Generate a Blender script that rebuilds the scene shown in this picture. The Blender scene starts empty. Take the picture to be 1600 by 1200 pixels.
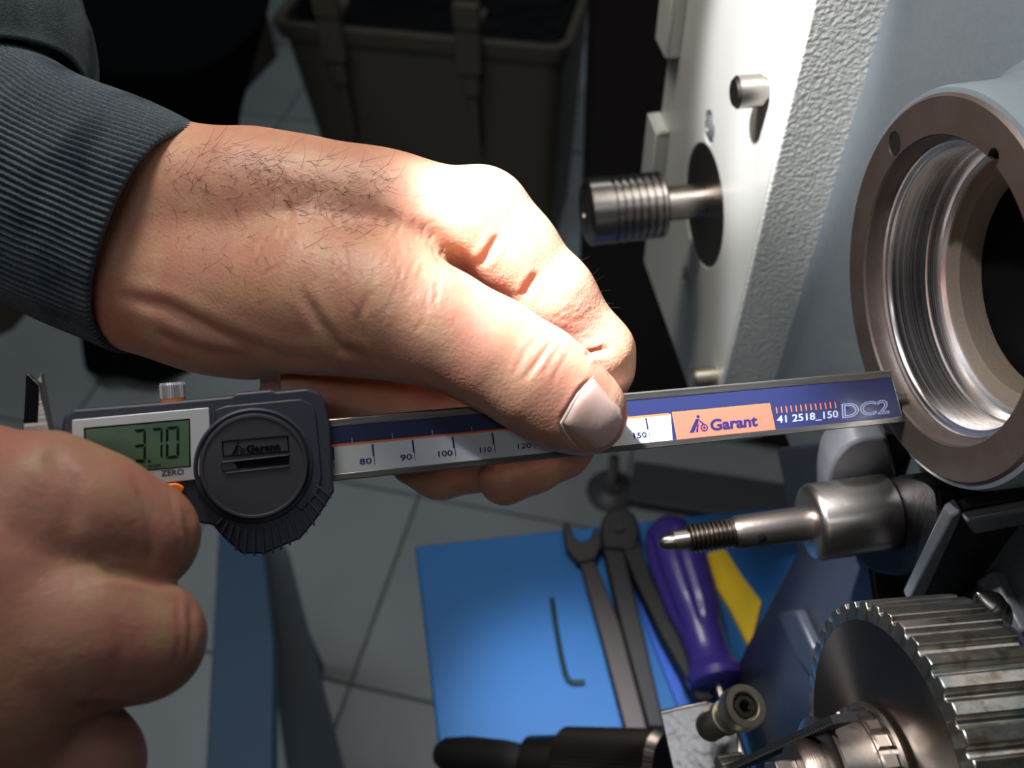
import bpy, math, random
import numpy as np
from mathutils import Vector, Matrix
from mathutils.bvhtree import BVHTree
random.seed(7); np.random.seed(7)
R = math.radians
S = bpy.context.scene
COL = S.collection

# ------------------------------------------------------------------ camera
F = 1450.0                                    # focal length in pixels of a 1600 px wide frame
down = Vector((60, -1250, -1450)).normalized()          # world down in camera axes (right, up, back)
zc = -down
xc = (Vector((1, 0, 0)) - zc * zc.x).normalized()
yc = zc.cross(xc)
Rc = Matrix((xc, yc, zc))                     # camera axes -> world axes
CAM = Vector((0, 0, 1.30))
camd = bpy.data.cameras.new('camera'); cam = bpy.data.objects.new('camera', camd); COL.objects.link(cam)
cam.matrix_world = Matrix.Translation(CAM) @ Rc.to_4x4()
camd.sensor_width = 36; camd.lens = F / 1600 * 36; camd.clip_start = 0.01; camd.clip_end = 30
camd.dof.use_dof = True; camd.dof.focus_distance = 0.238; camd.dof.aperture_fstop = 15
S.camera = cam
def D2W(v): return Rc @ Vector(v)             # direction, camera axes -> world
def W(px, py, d): return CAM + Rc @ Vector(((px - 800) * d / F, (600 - py) * d / F, -d))

# ------------------------------------------------------------------ world, lights, exposure
w = bpy.data.worlds.new('world'); S.world = w; w.use_nodes = True
w.node_tree.nodes['Background'].inputs[0].default_value = (0.55, 0.62, 0.75, 1)
w.node_tree.nodes['Background'].inputs[1].default_value = 0.02
S.view_settings.view_transform = 'Standard'; S.view_settings.look = 'None'
S.view_settings.exposure = 0.0; S.view_settings.gamma = 1; S.view_settings.use_curve_mapping = False
def area(name, loc, target, size, power, color, sy=None):
    l = bpy.data.lights.new(name, 'AREA'); l.energy = power; l.color = color
    l.shape = 'RECTANGLE'; l.size = size; l.size_y = sy or size
    o = bpy.data.objects.new(name, l); COL.objects.link(o); o.location = loc
    o.rotation_euler = (Vector(target) - Vector(loc)).to_track_quat('-Z', 'Y').to_euler(); return o
def spot(name, loc, target, power, color, angle, blend, rad):
    l = bpy.data.lights.new(name, 'SPOT'); l.energy = power; l.color = color
    l.spot_size = R(angle); l.spot_blend = blend; l.shadow_soft_size = rad
    o = bpy.data.objects.new(name, l); COL.objects.link(o); o.location = loc
    o.rotation_euler = (Vector(target) - Vector(loc)).to_track_quat('-Z', 'Y').to_euler(); return o
LAMP = CAM + D2W((-0.16, 0.30, 0.0))
spot('work_lamp_light', LAMP, LAMP + D2W((.73, -.52, -.40)), 11.0, (0.93, 0.95, 1.0), 56, 0.16, 0.010)
spot('work_lamp_core', LAMP, W(975, 490, .248), 62.0, (0.90, 0.93, 1.0), 11, 0.5, 0.010)
spot('added_cover_spot', LAMP, W(1225, 60, .36), 26.0, (0.95, 0.95, 1.0), 15, 0.6, 0.010)  # extra spot added at the lamp position to brighten the cover's top
LAMP2 = CAM + D2W((0.10, 0.55, 0.25))
spot('second_lamp_light', LAMP2, W(880, 1160, .56), 55.0, (0.93, 0.95, 1.0), 10, 1.0, 0.02)
area('work_lamp_spill', CAM + D2W((-.10, .42, -.10)), W(450, 500, .25), 0.10, 1.35, (1.0, 0.90, 0.78))
area('fill_light_behind', (-0.1, -0.7, 2.4), (0, 0.3, 1.1), 0.8, 2.2, (0.9, 0.94, 1.0), 0.15)  # added fill behind the camera, brightens faces turned towards it
area('ceiling_light_far', (0.6, 1.9, 2.45), (0.4, 1.2, 0), 1.1, 4, (0.85, 0.93, 1.0), 0.15)
area('ceiling_light_near', (-0.6, 0.5, 2.45), (-0.4, 0.9, 0), 1.1, 5.5, (0.85, 0.93, 1.0), 0.15)

# ------------------------------------------------------------------ materials
def mat(name, col, rough=0.5, metal=0.0, bump=None, var=None, sss=0.0, spec=0.5, aniso=0.0, coat=0.0, stretch=None, alpha=1.0, emit=0, trans=0, wave=None, rvar=None):
    m = bpy.data.materials.new(name); m.use_nodes = True; nt = m.node_tree; b = nt.nodes['Principled BSDF']
    I = b.inputs
    I['Base Color'].default_value = (*col, 1); I['Roughness'].default_value = rough; I['Metallic'].default_value = metal
    I['Specular IOR Level'].default_value = spec; I['Coat Weight'].default_value = coat
    I['Transmission Weight'].default_value = trans
    if sss:
        I['Subsurface Weight'].default_value = sss; I['Subsurface Radius'].default_value = (0.010, 0.0035, 0.0018); I['Subsurface Scale'].default_value = 0.6
    if aniso:
        I['Anisotropic'].default_value = aniso
        tg = nt.nodes.new('ShaderNodeTangent'); tg.direction_type = 'RADIAL'; tg.axis = 'X'
        nt.links.new(tg.outputs[0], I['Tangent'])
    tc = nt.nodes.new('ShaderNodeTexCoord'); src = tc.outputs['Object']
    if stretch:
        mp = nt.nodes.new('ShaderNodeMapping'); mp.inputs['Scale'].default_value = stretch
        nt.links.new(src, mp.inputs[0]); src = mp.outputs[0]
    nrm = None
    for bp in (bump or []):                    # (scale, distance m, detail, kind)
        if bp[3] == 'noise':
            n = nt.nodes.new('ShaderNodeTexNoise'); n.inputs['Scale'].default_value = bp[0]; n.inputs['Detail'].default_value = bp[2]; h = n.outputs[0]
        elif bp[3] == 'voronoi':
            n = nt.nodes.new('ShaderNodeTexVoronoi'); n.inputs['Scale'].default_value = bp[0]; n.feature = 'SMOOTH_F1' if bp[2] else 'DISTANCE_TO_EDGE'; h = n.outputs[0]
        nt.links.new(src, n.inputs['Vector'])
        bn = nt.nodes.new('ShaderNodeBump'); bn.inputs['Distance'].default_value = bp[1]; bn.inputs['Strength'].default_value = 1
        nt.links.new(h, bn.inputs['Height'])
        if nrm: nt.links.new(nrm, bn.inputs['Normal'])
        nrm = bn.outputs[0]
    if nrm: nt.links.new(nrm, I['Normal'])
    if var:                                    # [(scale, colour, lo, hi), ...] successive noise masks
        cur = None
        for sc, c2, lo, hi in var:
            n = nt.nodes.new('ShaderNodeTexNoise'); n.inputs['Scale'].default_value = sc; n.inputs['Detail'].default_value = 4
            nt.links.new(src, n.inputs['Vector'])
            mr = nt.nodes.new('ShaderNodeMapRange'); mr.inputs[1].default_value = lo; mr.inputs[2].default_value = hi
            nt.links.new(n.outputs[0], mr.inputs[0])
            mx = nt.nodes.new('ShaderNodeMix'); mx.data_type = 'RGBA'
            nt.links.new(mr.outputs[0], mx.inputs[0])
            if cur: nt.links.new(cur, mx.inputs[6])
            else: mx.inputs[6].default_value = (*col, 1)
            mx.inputs[7].default_value = (*c2, 1); cur = mx.outputs[2]
        nt.links.new(cur, I['Base Color'])
    if rvar:
        n = nt.nodes.new('ShaderNodeTexNoise'); n.inputs['Scale'].default_value = rvar[0]; n.inputs['Detail'].default_value = 3
        nt.links.new(src, n.inputs['Vector'])
        mr = nt.nodes.new('ShaderNodeMapRange'); mr.inputs[1].default_value = .35; mr.inputs[2].default_value = .65
        mr.inputs[3].default_value = rvar[1]; mr.inputs[4].default_value = rvar[2]
        nt.links.new(n.outputs[0], mr.inputs[0]); nt.links.new(mr.outputs[0], I['Roughness'])
    return m
M = dict(
 skin=mat('skin', (0.58, 0.29, 0.19), 0.45, bump=[(1500, 0.00008, 3, 'noise'), (700, 0.00010, 0, 'voronoi'), (260, 0.0002, 4, 'noise')],
          var=[(45, (0.54, 0.23, 0.16), .42, .7), (110, (0.62, 0.36, 0.22), .45, .75)], sss=0.32, spec=0.4, stretch=(1, 1, 1)),
 skin_shaded=mat('skin_shade_tint', (0.31, 0.15, 0.10), 0.5, bump=[(1300, 0.00008, 3, 'noise'), (300, 0.00025, 4, 'noise')],  # same person's skin, shade on the lower hand put into the colour
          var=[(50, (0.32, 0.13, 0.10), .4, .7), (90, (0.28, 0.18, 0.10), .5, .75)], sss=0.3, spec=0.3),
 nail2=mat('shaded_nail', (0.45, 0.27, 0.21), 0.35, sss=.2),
 nail=mat('nail', (0.80, 0.47, 0.39), 0.28, bump=[(900, 0.00004, 2, 'noise')], sss=0.3, coat=0.15, var=[(200, (0.76, 0.52, 0.46), .4, .7)]),
 cuticle=mat('cuticle', (0.75, 0.60, 0.52), 0.6),
 hair=mat('hair', (0.05, 0.028, 0.015), 0.5),
 knit=mat('knit_fabric', (0.075, 0.092, 0.105), 0.95, bump=[(2200, 0.0003, 3, 'noise')], var=[(1500, (0.12, 0.145, 0.165), .5, .72), (60, (0.03, 0.042, 0.055), .45, .7)], spec=.1),
 body=mat('slider_plastic', (0.030, 0.035, 0.055), 0.5, bump=[(5000, 0.00002, 2, 'noise')]),
 body2=mat('dial_plastic', (0.036, 0.037, 0.046), 0.55, bump=[(5000, 0.00003, 2, 'noise')]),
 debos=mat('dark_recess', (0.007, 0.007, 0.011), 0.9, spec=.05),
 bezel=mat('bezel_silver', (0.56, 0.58, 0.60), 0.42, 0.15),
 lcd=mat('lcd_green', (0.085, 0.165, 0.085), 0.2, coat=0.3, var=[(90, (0.06, 0.13, 0.10), .4, .7)]),
 lcdk=mat('lcd_segment', (0.008, 0.016, 0.010), 0.8, spec=.05),
 orange=mat('orange_plastic', (0.95, 0.22, 0.025), 0.45),
 ink=mat('black_ink', (0.012, 0.012, 0.02), 0.5),
 navy=mat('navy_print', (0.020, 0.026, 0.085), 0.38, coat=.2),
 navyb=mat('navy_ink', (0.015, 0.020, 0.09), 0.4),
 pwhite=mat('label_white', (0.60, 0.62, 0.64), 0.4, coat=.2),
 porange=mat('orange_line', (0.80, 0.17, 0.05), 0.4),
 psalmon=mat('orange_label', (0.60, 0.135, 0.085), 0.4, coat=.1),
 pale=mat('pale_print', (0.42, 0.46, 0.72), 0.4),
 beam=mat('ground_steel', (0.40, 0.38, 0.35), 0.32, 0.95, bump=[(900, 0.00004, 3, 'noise')], stretch=(.08, 1.5, 1.5), var=[(900, (0.25, 0.235, 0.215), .4, .7)]),
 steel=mat('turned_steel', (0.42, 0.38, 0.35), 0.27, 1.0, bump=[(1200, 0.00002, 3, 'noise')], stretch=(6, .3, .3)),
 dsteel=mat('dark_steel', (0.20, 0.17, 0.15), 0.34, 1.0, bump=[(900, 0.00004, 3, 'noise')], stretch=(4, .5, .5)),
 bore=mat('bored_steel', (0.88, 0.86, 0.86), 0.24, 1.0, bump=[(500, 0.000006, 4, 'noise')], stretch=(7, .008, .008), rvar=(700, .16, .34)),
 flange=mat('machined_iron', (0.075, 0.055, 0.047), 0.50, 0.45, bump=[(1500, 0.00006, 4, 'noise')], var=[(90, (0.060, 0.042, 0.032), .4, .7), (2200, (0.14, 0.11, 0.09), .62, .75)]),
 iron=mat('rough_cast_iron', (0.12, 0.09, 0.065), 0.7, 0.3, bump=[(900, 0.0002, 4, 'noise')]),
 gearf=mat('turned_gear_face', (0.15, 0.125, 0.105), 0.36, 1.0, aniso=0.85, bump=[(1400, 0.00002, 3, 'noise')]),
 gear=mat('gear_teeth_steel', (0.50, 0.46, 0.41), 0.30, 1.0, bump=[(800, 0.00006, 4, 'noise')], var=[(220, (0.30, 0.25, 0.18), .5, .66), (90, (0.30, 0.35, 0.33), .5, .65)]),
 knob=mat('knurled_grey_steel', (0.55, 0.56, 0.56), 0.4, 0.8),
 hole=mat('black_interior', (0.003, 0.003, 0.003), 0.95, spec=.03),
 wpaint=mat('smooth_white_paint', (0.60, 0.60, 0.55), 0.4, bump=[(450, 0.00010, 2, 'noise')], coat=.1),
 tpaint=mat('hammered_white_paint', (0.78, 0.79, 0.72), 0.4, bump=[(560, 0.0006, 3, 'noise')]),
 gpaint=mat('grey_machine_paint', (0.125, 0.145, 0.155), 0.33, bump=[(330, 0.00018, 3, 'noise')]),
 gpaint2=mat('slate_machine_paint', (0.017, 0.020, 0.028), 0.4, bump=[(200, 0.0002, 3, 'noise')]),
 lgpaint=mat('light_casting_paint', (0.11, 0.112, 0.12), 0.4, bump=[(400, 0.0002, 3, 'noise')]),
 black=mat('black_casting', (0.006, 0.006, 0.008), 0.5, spec=.25, bump=[(500, 0.0002, 4, 'noise')]),
 rubber=mat('black_rubber', (0.012, 0.012, 0.013), 0.6),
 brass=mat('brassy_steel', (0.72, 0.65, 0.52), 0.38, 1.0),
 sheet=mat('polished_sheet', (0.42, 0.40, 0.39), 0.33, 1.0, bump=[(120, 0.0006, 2, 'noise')]),
 board=mat('blue_board', (0.014, 0.135, 0.40), 0.5, spec=.3, var=[(12, (0.012, 0.12, 0.36), .4, .7)]),
 bleg=mat('blue_grey_enamel', (0.045, 0.10, 0.18), 0.5),
 bleg2=mat('grey_blue_enamel', (0.20, 0.25, 0.30), 0.5),
 purple=mat('purple_handle', (0.055, 0.035, 0.26), 0.35, coat=.2),
 yellow=mat('yellow_plastic', (0.85, 0.56, 0.01), 0.5),
 bblue=mat('bright_blue_plastic', (0.01, 0.10, 0.60), 0.4),
 toolk=mat('dark_tool_steel', (0.055, 0.048, 0.048), 0.4, 0.7),
 hexk=mat('green_black_steel', (0.03, 0.05, 0.05), 0.4, 0.5),
 tile=mat('floor_tile', (0.52, 0.56, 0.57), 0.4, var=[(4, (0.44, 0.48, 0.49), .4, .7)]),
 grout=mat('grout', (0.20, 0.21, 0.21), 0.9),
 bin=mat('beige_plastic', (0.125, 0.108, 0.075), 0.5, bump=[(80, 0.0004, 2, 'noise')]),
 bag=mat('black_bag', (0.006, 0.006, 0.007), 0.4, bump=[(25, 0.01, 4, 'noise')]),
 dark=mat('dark_cabinet', (0.010, 0.009, 0.010), 0.6),
 dark2=mat('dark_brown_panel', (0.022, 0.014, 0.013), 0.6),
 cloth=mat('dark_cloth', (0.004, 0.005, 0.007), 0.95, spec=.05, bump=[(60, 0.004, 3, 'noise')]),
 red=mat('dark_red', (0.10, 0.008, 0.008), 0.6),
 carton=mat('brown_board', (0.06, 0.045, 0.032), 0.8),
 wall=mat('wall_paint', (0.25, 0.25, 0.24), 0.8, bump=[(60, 0.0005, 3, 'noise')]),
)

# ------------------------------------------------------------------ object helpers
WM = {}
def cat(*gs):
    V, Fs, n = [], [], 0
    for v, f in gs:
        V += [tuple(p) for p in v]; Fs += [tuple(i + n for i in q) for q in f]; n += len(v)
    return V, Fs
def mesh_of(name, g, m, smooth=True, ang=35):
    me = bpy.data.meshes.new(name); me.from_pydata([tuple(p) for p in g[0]], [], [tuple(int(i) for i in q) for q in g[1]])
    me.materials.append(m); me.validate(); me.update()
    if smooth:
        me.shade_smooth(); me.set_sharp_from_angle(angle=R(ang))
    return me
def fixn(me):
    import bmesh
    bm = bmesh.new(); bm.from_mesh(me); bmesh.ops.recalc_face_normals(bm, faces=bm.faces); bm.to_mesh(me); bm.free()
def props(o, label=None, category=None, group=None, kind=None):
    if label: o['label'] = label
    if category: o['category'] = category
    if group: o['group'] = group
    if kind: o['kind'] = kind
    return o
def put(name, g, m, parent=None, mtx=None, bevel=0, smooth=True, ang=35, fix=True, **kw):
    """g in world coordinates when mtx is None, else local to mtx."""
    if mtx is None:
        a = np.array([tuple(p) for p in g[0]]); c = (a.min(0) + a.max(0)) / 2; mtx = Matrix.Translation(Vector(c))
        g = ([tuple(p) for p in (a - c)], g[1])
    me = mesh_of(name, g, m, False)
    if fix: fixn(me)
    if smooth: me.shade_smooth(); me.set_sharp_from_angle(angle=R(ang))
    o = bpy.data.objects.new(name, me); COL.objects.link(o); WM[o.name] = mtx.copy()
    if parent:
        o.parent = parent; o.matrix_basis = WM[parent.name].inverted() @ mtx
    else: o.matrix_basis = mtx
    if bevel:
        b = o.modifiers.new('bevel', 'BEVEL'); b.width = bevel; b.segments = 2; b.limit_method = 'ANGLE'; b.angle_limit = R(40)
        b.harden_normals = False
    return props(o, **kw)
def empty(name, loc, label, category, group=None):
    o = bpy.data.objects.new(name, None); COL.objects.link(o); o.empty_display_size = 0.01
    m = Matrix.Translation(Vector(loc)); o.matrix_basis = m; WM[o.name] = m
    return props(o, label, category, group)
def frame(o, x, y=None, z=None):
    """orthonormal frame at o with local X along x, local Y close to y."""
    x = Vector(x).normalized(); y = Vector(y or (0, 0, 1)); z = x.cross(y).normalized(); y = z.cross(x)
    m = Matrix((x, y, z)).transposed().to_4x4(); m.translation = Vector(o); return m
def lathe(prof, seg=64, closed=False, rib=None):
    """prof [(a, r)] turned around local X."""
    V, Fs = [], []
    n = len(prof)
    for a, r in prof:
        for k in range(seg):
            t = 2 * math.pi * k / seg; rr = r
            if rib: rr = rib(a, r, t, k)
            V.append((a, rr * math.cos(t), rr * math.sin(t)))
    m = n if closed else n - 1
    for i in range(m):
        j = (i + 1) % n
        for k in range(seg):
            l = (k + 1) % seg
            Fs.append((i * seg + k, i * seg + l, j * seg + l, j * seg + k))
    if not closed:
        if prof[0][1] > 0: Fs.append(tuple(range(seg)))
        if prof[-1][1] > 0: Fs.append(tuple((n - 1) * seg + k for k in reversed(range(seg))))
    return V, Fs
def thread(a0, a1, r, n, dep):
    out = []; p = (a1 - a0) / n
    for i in range(n):
        out += [(a0 + p * i, r - dep), (a0 + p * (i + .35), r), (a0 + p * (i + .6), r)]
    return out + [(a1, r - dep)]
def prism(poly, z0, z1):
    n = len(poly)
    V = [(x, y, z0) for x, y in poly] + [(x, y, z1) for x, y in poly]
    return V, [tuple(reversed(range(n))), tuple(range(n, 2 * n))] + [(i, (i + 1) % n, n + (i + 1) % n, n + i) for i in range(n)]
def boxg(x0, x1, y0, y1, z0, z1): return prism([(x0, y0), (x1, y0), (x1, y1), (x0, y1)], z0, z1)
def tube(pts, rad, seg=10, up=None):
    pts = [Vector(p) for p in pts]; V, Fs = [], []
    if not hasattr(rad, '__len__'): rad = [rad] * len(pts)
    pu = Vector(up) if up else Vector((0.13, 0.21, 0.97))
    for i, p in enumerate(pts):
        t = (pts[min(i + 1, len(pts) - 1)] - pts[max(i - 1, 0)]).normalized()
        u = (pu - t * pu.dot(t)).normalized(); pu = u; v = t.cross(u)
        for k in range(seg):
            a = 2 * math.pi * k / seg; V.append(p + (u * math.cos(a) + v * math.sin(a)) * rad[i])
    for i in range(len(pts) - 1):
        for k in range(seg):
            l = (k + 1) % seg; Fs.append((i * seg + k, i * seg + l, (i + 1) * seg + l, (i + 1) * seg + k))
    Fs.append(tuple(range(seg))); Fs.append(tuple((len(pts) - 1) * seg + k for k in reversed(range(seg))))
    return V, Fs
class Plane:
    """a real plane in the scene, with its own frame; n faces out of the surface."""
    def __init__(s, o, ex, ey):
        s.m = frame(o, ex, ey); s.inv = s.m.inverted(); s.o = Vector(o); s.n = s.m.to_3x3() @ Vector((0, 0, 1))
    def off(s, t):
        p = Plane.__new__(Plane); p.m = s.m.copy(); p.m.translation = s.o + s.n * t; p.inv = p.m.inverted(); p.o = s.o + s.n * t; p.n = s.n; return p
    def hit(s, px, py):
        d = W(px, py, 1) - CAM; t = (s.o - CAM).dot(s.n) / d.dot(s.n); return CAM + d * t
    def loc(s, px, py):
        v = s.inv @ s.hit(px, py); return v.x, v.y
    def poly(s, pts): return [s.loc(*p) for p in pts]
    def slab(s, name, pts, t0, t1, m, parent=None, bevel=0, **kw):
        return put(name, prism(s.poly(pts), t0, t1), m, parent, s.m, bevel, **kw)
def rounded(poly, r, n=5):
    out = []
    N = len(poly)
    for i in range(N):
        p, a, b = Vector(poly[i]), Vector(poly[i - 1]), Vector(poly[(i + 1) % N])
        ra = min(r, (a - p).length * .45, (b - p).length * .45)
        p0 = p + (a - p).normalized() * ra; p1 = p + (b - p).normalized() * ra
        for k in range(n + 1):
            t = k / n; q = p0 * (1 - t) ** 2 + p * 2 * t * (1 - t) + p1 * t * t; out.append((q.x, q.y))
    return out
def boolean(o, cutters):
    for i, c in enumerate(cutters):
        md = o.modifiers.new('b%d' % i, 'BOOLEAN'); md.operation = 'DIFFERENCE'; md.object = c; md.solver = 'EXACT'
    bpy.context.view_layer.update()
    me = bpy.data.meshes.new_from_object(o.evaluated_get(bpy.context.evaluated_depsgraph_get()))
    o.modifiers.clear(); o.data = me
    for c in cutters: bpy.data.objects.remove(c)
    me.shade_smooth(); me.set_sharp_from_angle(angle=R(30))
def text_geo(s, offset=0.0, outline=0.0, extr=0.0):
    cu = bpy.data.curves.new('t', 'FONT'); cu.body = s; cu.offset = offset; cu.size = 1; cu.resolution_u = 4
    if outline: cu.fill_mode = 'NONE'; cu.bevel_depth = outline; cu.bevel_resolution = 0
    else: cu.extrude = extr
    o = bpy.data.objects.new('t', cu); COL.objects.link(o); bpy.context.view_layer.update()
    me = bpy.data.meshes.new_from_object(o.evaluated_get(bpy.context.evaluated_depsgraph_get()))
    V = [tuple(v.co) for v in me.vertices]; Fs = [tuple(p.vertices) for p in me.polygons]
    bpy.data.objects.remove(o); bpy.data.curves.remove(cu); bpy.data.meshes.remove(me)
    return V, Fs
def lettering(pl, s, p0, p1, hpx, m, parent, t=0.0, thick=0.00006, offset=0.0, outline=0.0, name='lettering', cap=0.73, ref=None):
    V, Fs = text_geo(s, offset, outline, 0.05)
    a = Vector(pl.loc(*p0)); b = Vector(pl.loc(*p1)); up = Vector(pl.loc(p0[0], p0[1] - hpx)) - a
    xs = [v[0] for v in V]; x0, x1 = min(xs), max(xs); H = up.length / cap
    ex = (b - a); ey = Vector((-ex.y, ex.x)).normalized()
    zz = [v[2] for v in V]; zm = max(zz) - min(zz) or 1
    out = []
    for v in V:
        q = a + ex * ((v[0] - x0) / (x1 - x0)) + ey * (v[1] * H)
        out.append((q.x, q.y, t + (v[2] - min(zz)) / zm * thick))
    return put(name, (out, Fs), m, parent, pl.m, smooth=False, fix=False)

# ------------------------------------------------------------------ signed-distance modelling for the hands
def sdf_mesh(prims_groups, creases, vox, knuckle=None):
    """prims_groups: list of (k_small, [ (k, [cones]) , ...]); camera-space metres."""
    allc = [c for g in prims_groups for _, L in g for c in L]
    P = np.array([[*(c[0]), c[2]] for c in allc] + [[*(c[1]), c[3]] for c in allc])
    lo = (P[:, :3] - P[:, 3:]).min(0) - 0.003; hi = (P[:, :3] + P[:, 3:]).max(0) + 0.003
    n = np.ceil((hi - lo) / vox).astype(int) + 1
    ax = [lo[i] + vox * np.arange(n[i]) for i in range(3)]
    tot = None
    def smin(a, b, k):
        h = np.maximum(k - np.abs(a - b), 0) / k
        return np.minimum(a, b) - h * h * k * .25
    for g in prims_groups:
        gd = None
        for k, L in g:
            for a, b, ra, rb in L:
                d = np.full(n, 1.0, np.float32) if gd is None else None
                mg = 0.012
                a_, b_ = np.array(a), np.array(b)
                l = np.maximum(np.minimum(a_ - ra, b_ - rb) - mg, lo); h = np.minimum(np.maximum(a_ + ra, b_ + rb) + mg, hi)
                i0 = np.floor((l - lo) / vox).astype(int); i1 = np.minimum(np.ceil((h - lo) / vox).astype(int) + 1, n)
                X, Y, Z = np.meshgrid(ax[0][i0[0]:i1[0]], ax[1][i0[1]:i1[1]], ax[2][i0[2]:i1[2]], indexing='ij')
                X = X.astype(np.float32); Y = Y.astype(np.float32); Z = Z.astype(np.float32)
                ba = b_ - a_; L2 = float((ba ** 2).sum()) or 1e-9
                t = np.clip(((X - a[0]) * ba[0] + (Y - a[1]) * ba[1] + (Z - a[2]) * ba[2]) / L2, 0, 1)
                dd = np.sqrt((X - a[0] - t * ba[0]) ** 2 + (Y - a[1] - t * ba[1]) ** 2 + (Z - a[2] - t * ba[2]) ** 2) - (ra + (rb - ra) * t)
                if gd is None: gd = d
                sl = tuple(slice(i0[q], i1[q]) for q in range(3))
                gd[sl] = smin(gd[sl], dd, k)
        tot = gd if tot is None else smin(tot, gd, 0.0012)
    Fv = tot
    s = Fv < 0
    nx, ny, nz = Fv.shape
    c = [s[i:nx - 1 + i, j:ny - 1 + j, k:nz - 1 + k] for i in (0, 1) for j in (0, 1) for k in (0, 1)]
    cnt = sum(x.astype(int) for x in c); mixed = (cnt > 0) & (cnt < 8)
    idx = np.full(mixed.shape, -1, int); cells = np.argwhere(mixed); idx[mixed] = np.arange(len(cells))
    acc = np.zeros((len(cells), 3)); num = np.zeros(len(cells))
    offs = [(i, j, k) for i in (0, 1) for j in (0, 1) for k in (0, 1)]
    for p in offs:
        for d in range(3):
            if p[d]: continue
            q = list(p); q[d] = 1
            va = Fv[tuple((cells + p).T)]; vb = Fv[tuple((cells + q).T)]
            mk = (va < 0) != (vb < 0); t = np.where(mk, va / np.where(mk, va - vb, 1), 0)
            pos = cells + np.array(p, float); pos[:, d] += t
            acc[mk] += pos[mk]; num[mk] += 1
    V = lo + vox * acc / num[:, None]
    Q = []
    for d in range(3):
        e1, e2 = [x for x in range(3) if x != d]
        a = [slice(None)] * 3; b = [slice(None)] * 3; a[d] = slice(0, -1); b[d] = slice(1, None)
        ch = s[tuple(a)] != s[tuple(b)]
        E = np.argwhere(ch); E = E[(E[:, e1] > 0) & (E[:, e2] > 0)]
        ok = (E[:, e1] < mixed.shape[e1]) & (E[:, e2] < mixed.shape[e2]); E = E[ok]
        def sh(x, y):
            z = E.copy(); z[:, e1] -= x; z[:, e2] -= y; return idx[tuple(z.T)]
        q = np.stack([sh(1, 1), sh(0, 1), sh(0, 0), sh(1, 0)], 1)
        Q.append(q[(q >= 0).all(1)])
    Q = np.concatenate(Q)
    # smooth twice
    for _ in range(2):
        A = np.zeros_like(V); N = np.zeros(len(V))
        for i in range(4):
            j = (i + 1) % 4
            np.add.at(A, Q[:, i], V[Q[:, j]]); np.add.at(N, Q[:, i], 1)
            np.add.at(A, Q[:, j], V[Q[:, i]]); np.add.at(N, Q[:, j], 1)
        V = V * .4 + .6 * A / np.maximum(N, 1)[:, None]
    return V, Q
def normals_of(V, Q):
    n = np.cross(V[Q[:, 2]] - V[Q[:, 0]], V[Q[:, 3]] - V[Q[:, 1]])
    vn = np.zeros_like(V)
    for i in range(4): np.add.at(vn, Q[:, i], n)
    return vn / np.maximum(np.linalg.norm(vn, axis=1), 1e-12)[:, None]
def orient(V, Q, inside):
    """flip quads so normals leave the solid: compare with the density gradient."""
    me = bpy.data.meshes.new('x'); me.from_pydata(V.tolist(), [], Q.tolist()); fixn(me)
    q = np.zeros(len(me.loops), int); me.loops.foreach_get('vertex_index', q); bpy.data.meshes.remove(me)
    return q.reshape(-1, 4)
def proj(V): return np.stack([800 + F * V[:, 0] / -V[:, 2], 600 - F * V[:, 1] / -V[:, 2]], 1)
def seg_dist(P, poly):
    best = np.full(len(P), 1e9); along = np.zeros(len(P))
    for i in range(len(poly) - 1):
        a = np.array(poly[i], float); b = np.array(poly[i + 1], float); ab = b - a
        t = np.clip(((P - a) @ ab) / (ab @ ab), 0, 1); d = np.linalg.norm(P - a - t[:, None] * ab, axis=1)
        u = (i + t) / (len(poly) - 1); m = d < best; best[m] = d[m]; along[m] = u[m]
    return best, along
def carve(V, Q, creases):
    """fold lines of the skin pressed into the facing side of the surface (depth in mm, width in px)."""
    n = normals_of(V, Q); P = proj(V); view = -V / np.linalg.norm(V, axis=1)[:, None]
    facing = np.clip((n * view).sum(1) * 3, 0, 1)
    D = np.zeros(len(V))
    for poly, dep, wid in creases:
        d, u = seg_dist(P, poly); fade = np.clip(np.minimum(u, 1 - u) * 5, 0, 1) ** .7
        D += dep * (np.exp(-(d / wid) ** 2) - .35 * np.exp(-((d - 2.3 * wid) / (1.1 * wid)) ** 2)) * fade
    V = V - n * (D * facing * 0.001)[:, None]
    A = np.zeros_like(V); N = np.zeros(len(V))
    for i in range(4):
        j = (i + 1) % 4
        np.add.at(A, Q[:, i], V[Q[:, j]]); np.add.at(N, Q[:, i], 1)
        np.add.at(A, Q[:, j], V[Q[:, i]]); np.add.at(N, Q[:, j], 1)
    return V * .55 + .45 * A / np.maximum(N, 1)[:, None]
def cp(px, py, d): return ((px - 800) * d / F, (600 - py) * d / F, -d)
def chain(pts):
    """[(px, py, depth, radius_px)] -> tapered cones in camera space."""
    out = []
    for a, b in zip(pts[:-1], pts[1:]):
        out.append((cp(*a[:3]), cp(*b[:3]), a[3] * a[2] / F, b[3] * b[2] / F))
    return out
def to_world(V): return V @ np.array(Rc).T + np.array(CAM)

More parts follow.
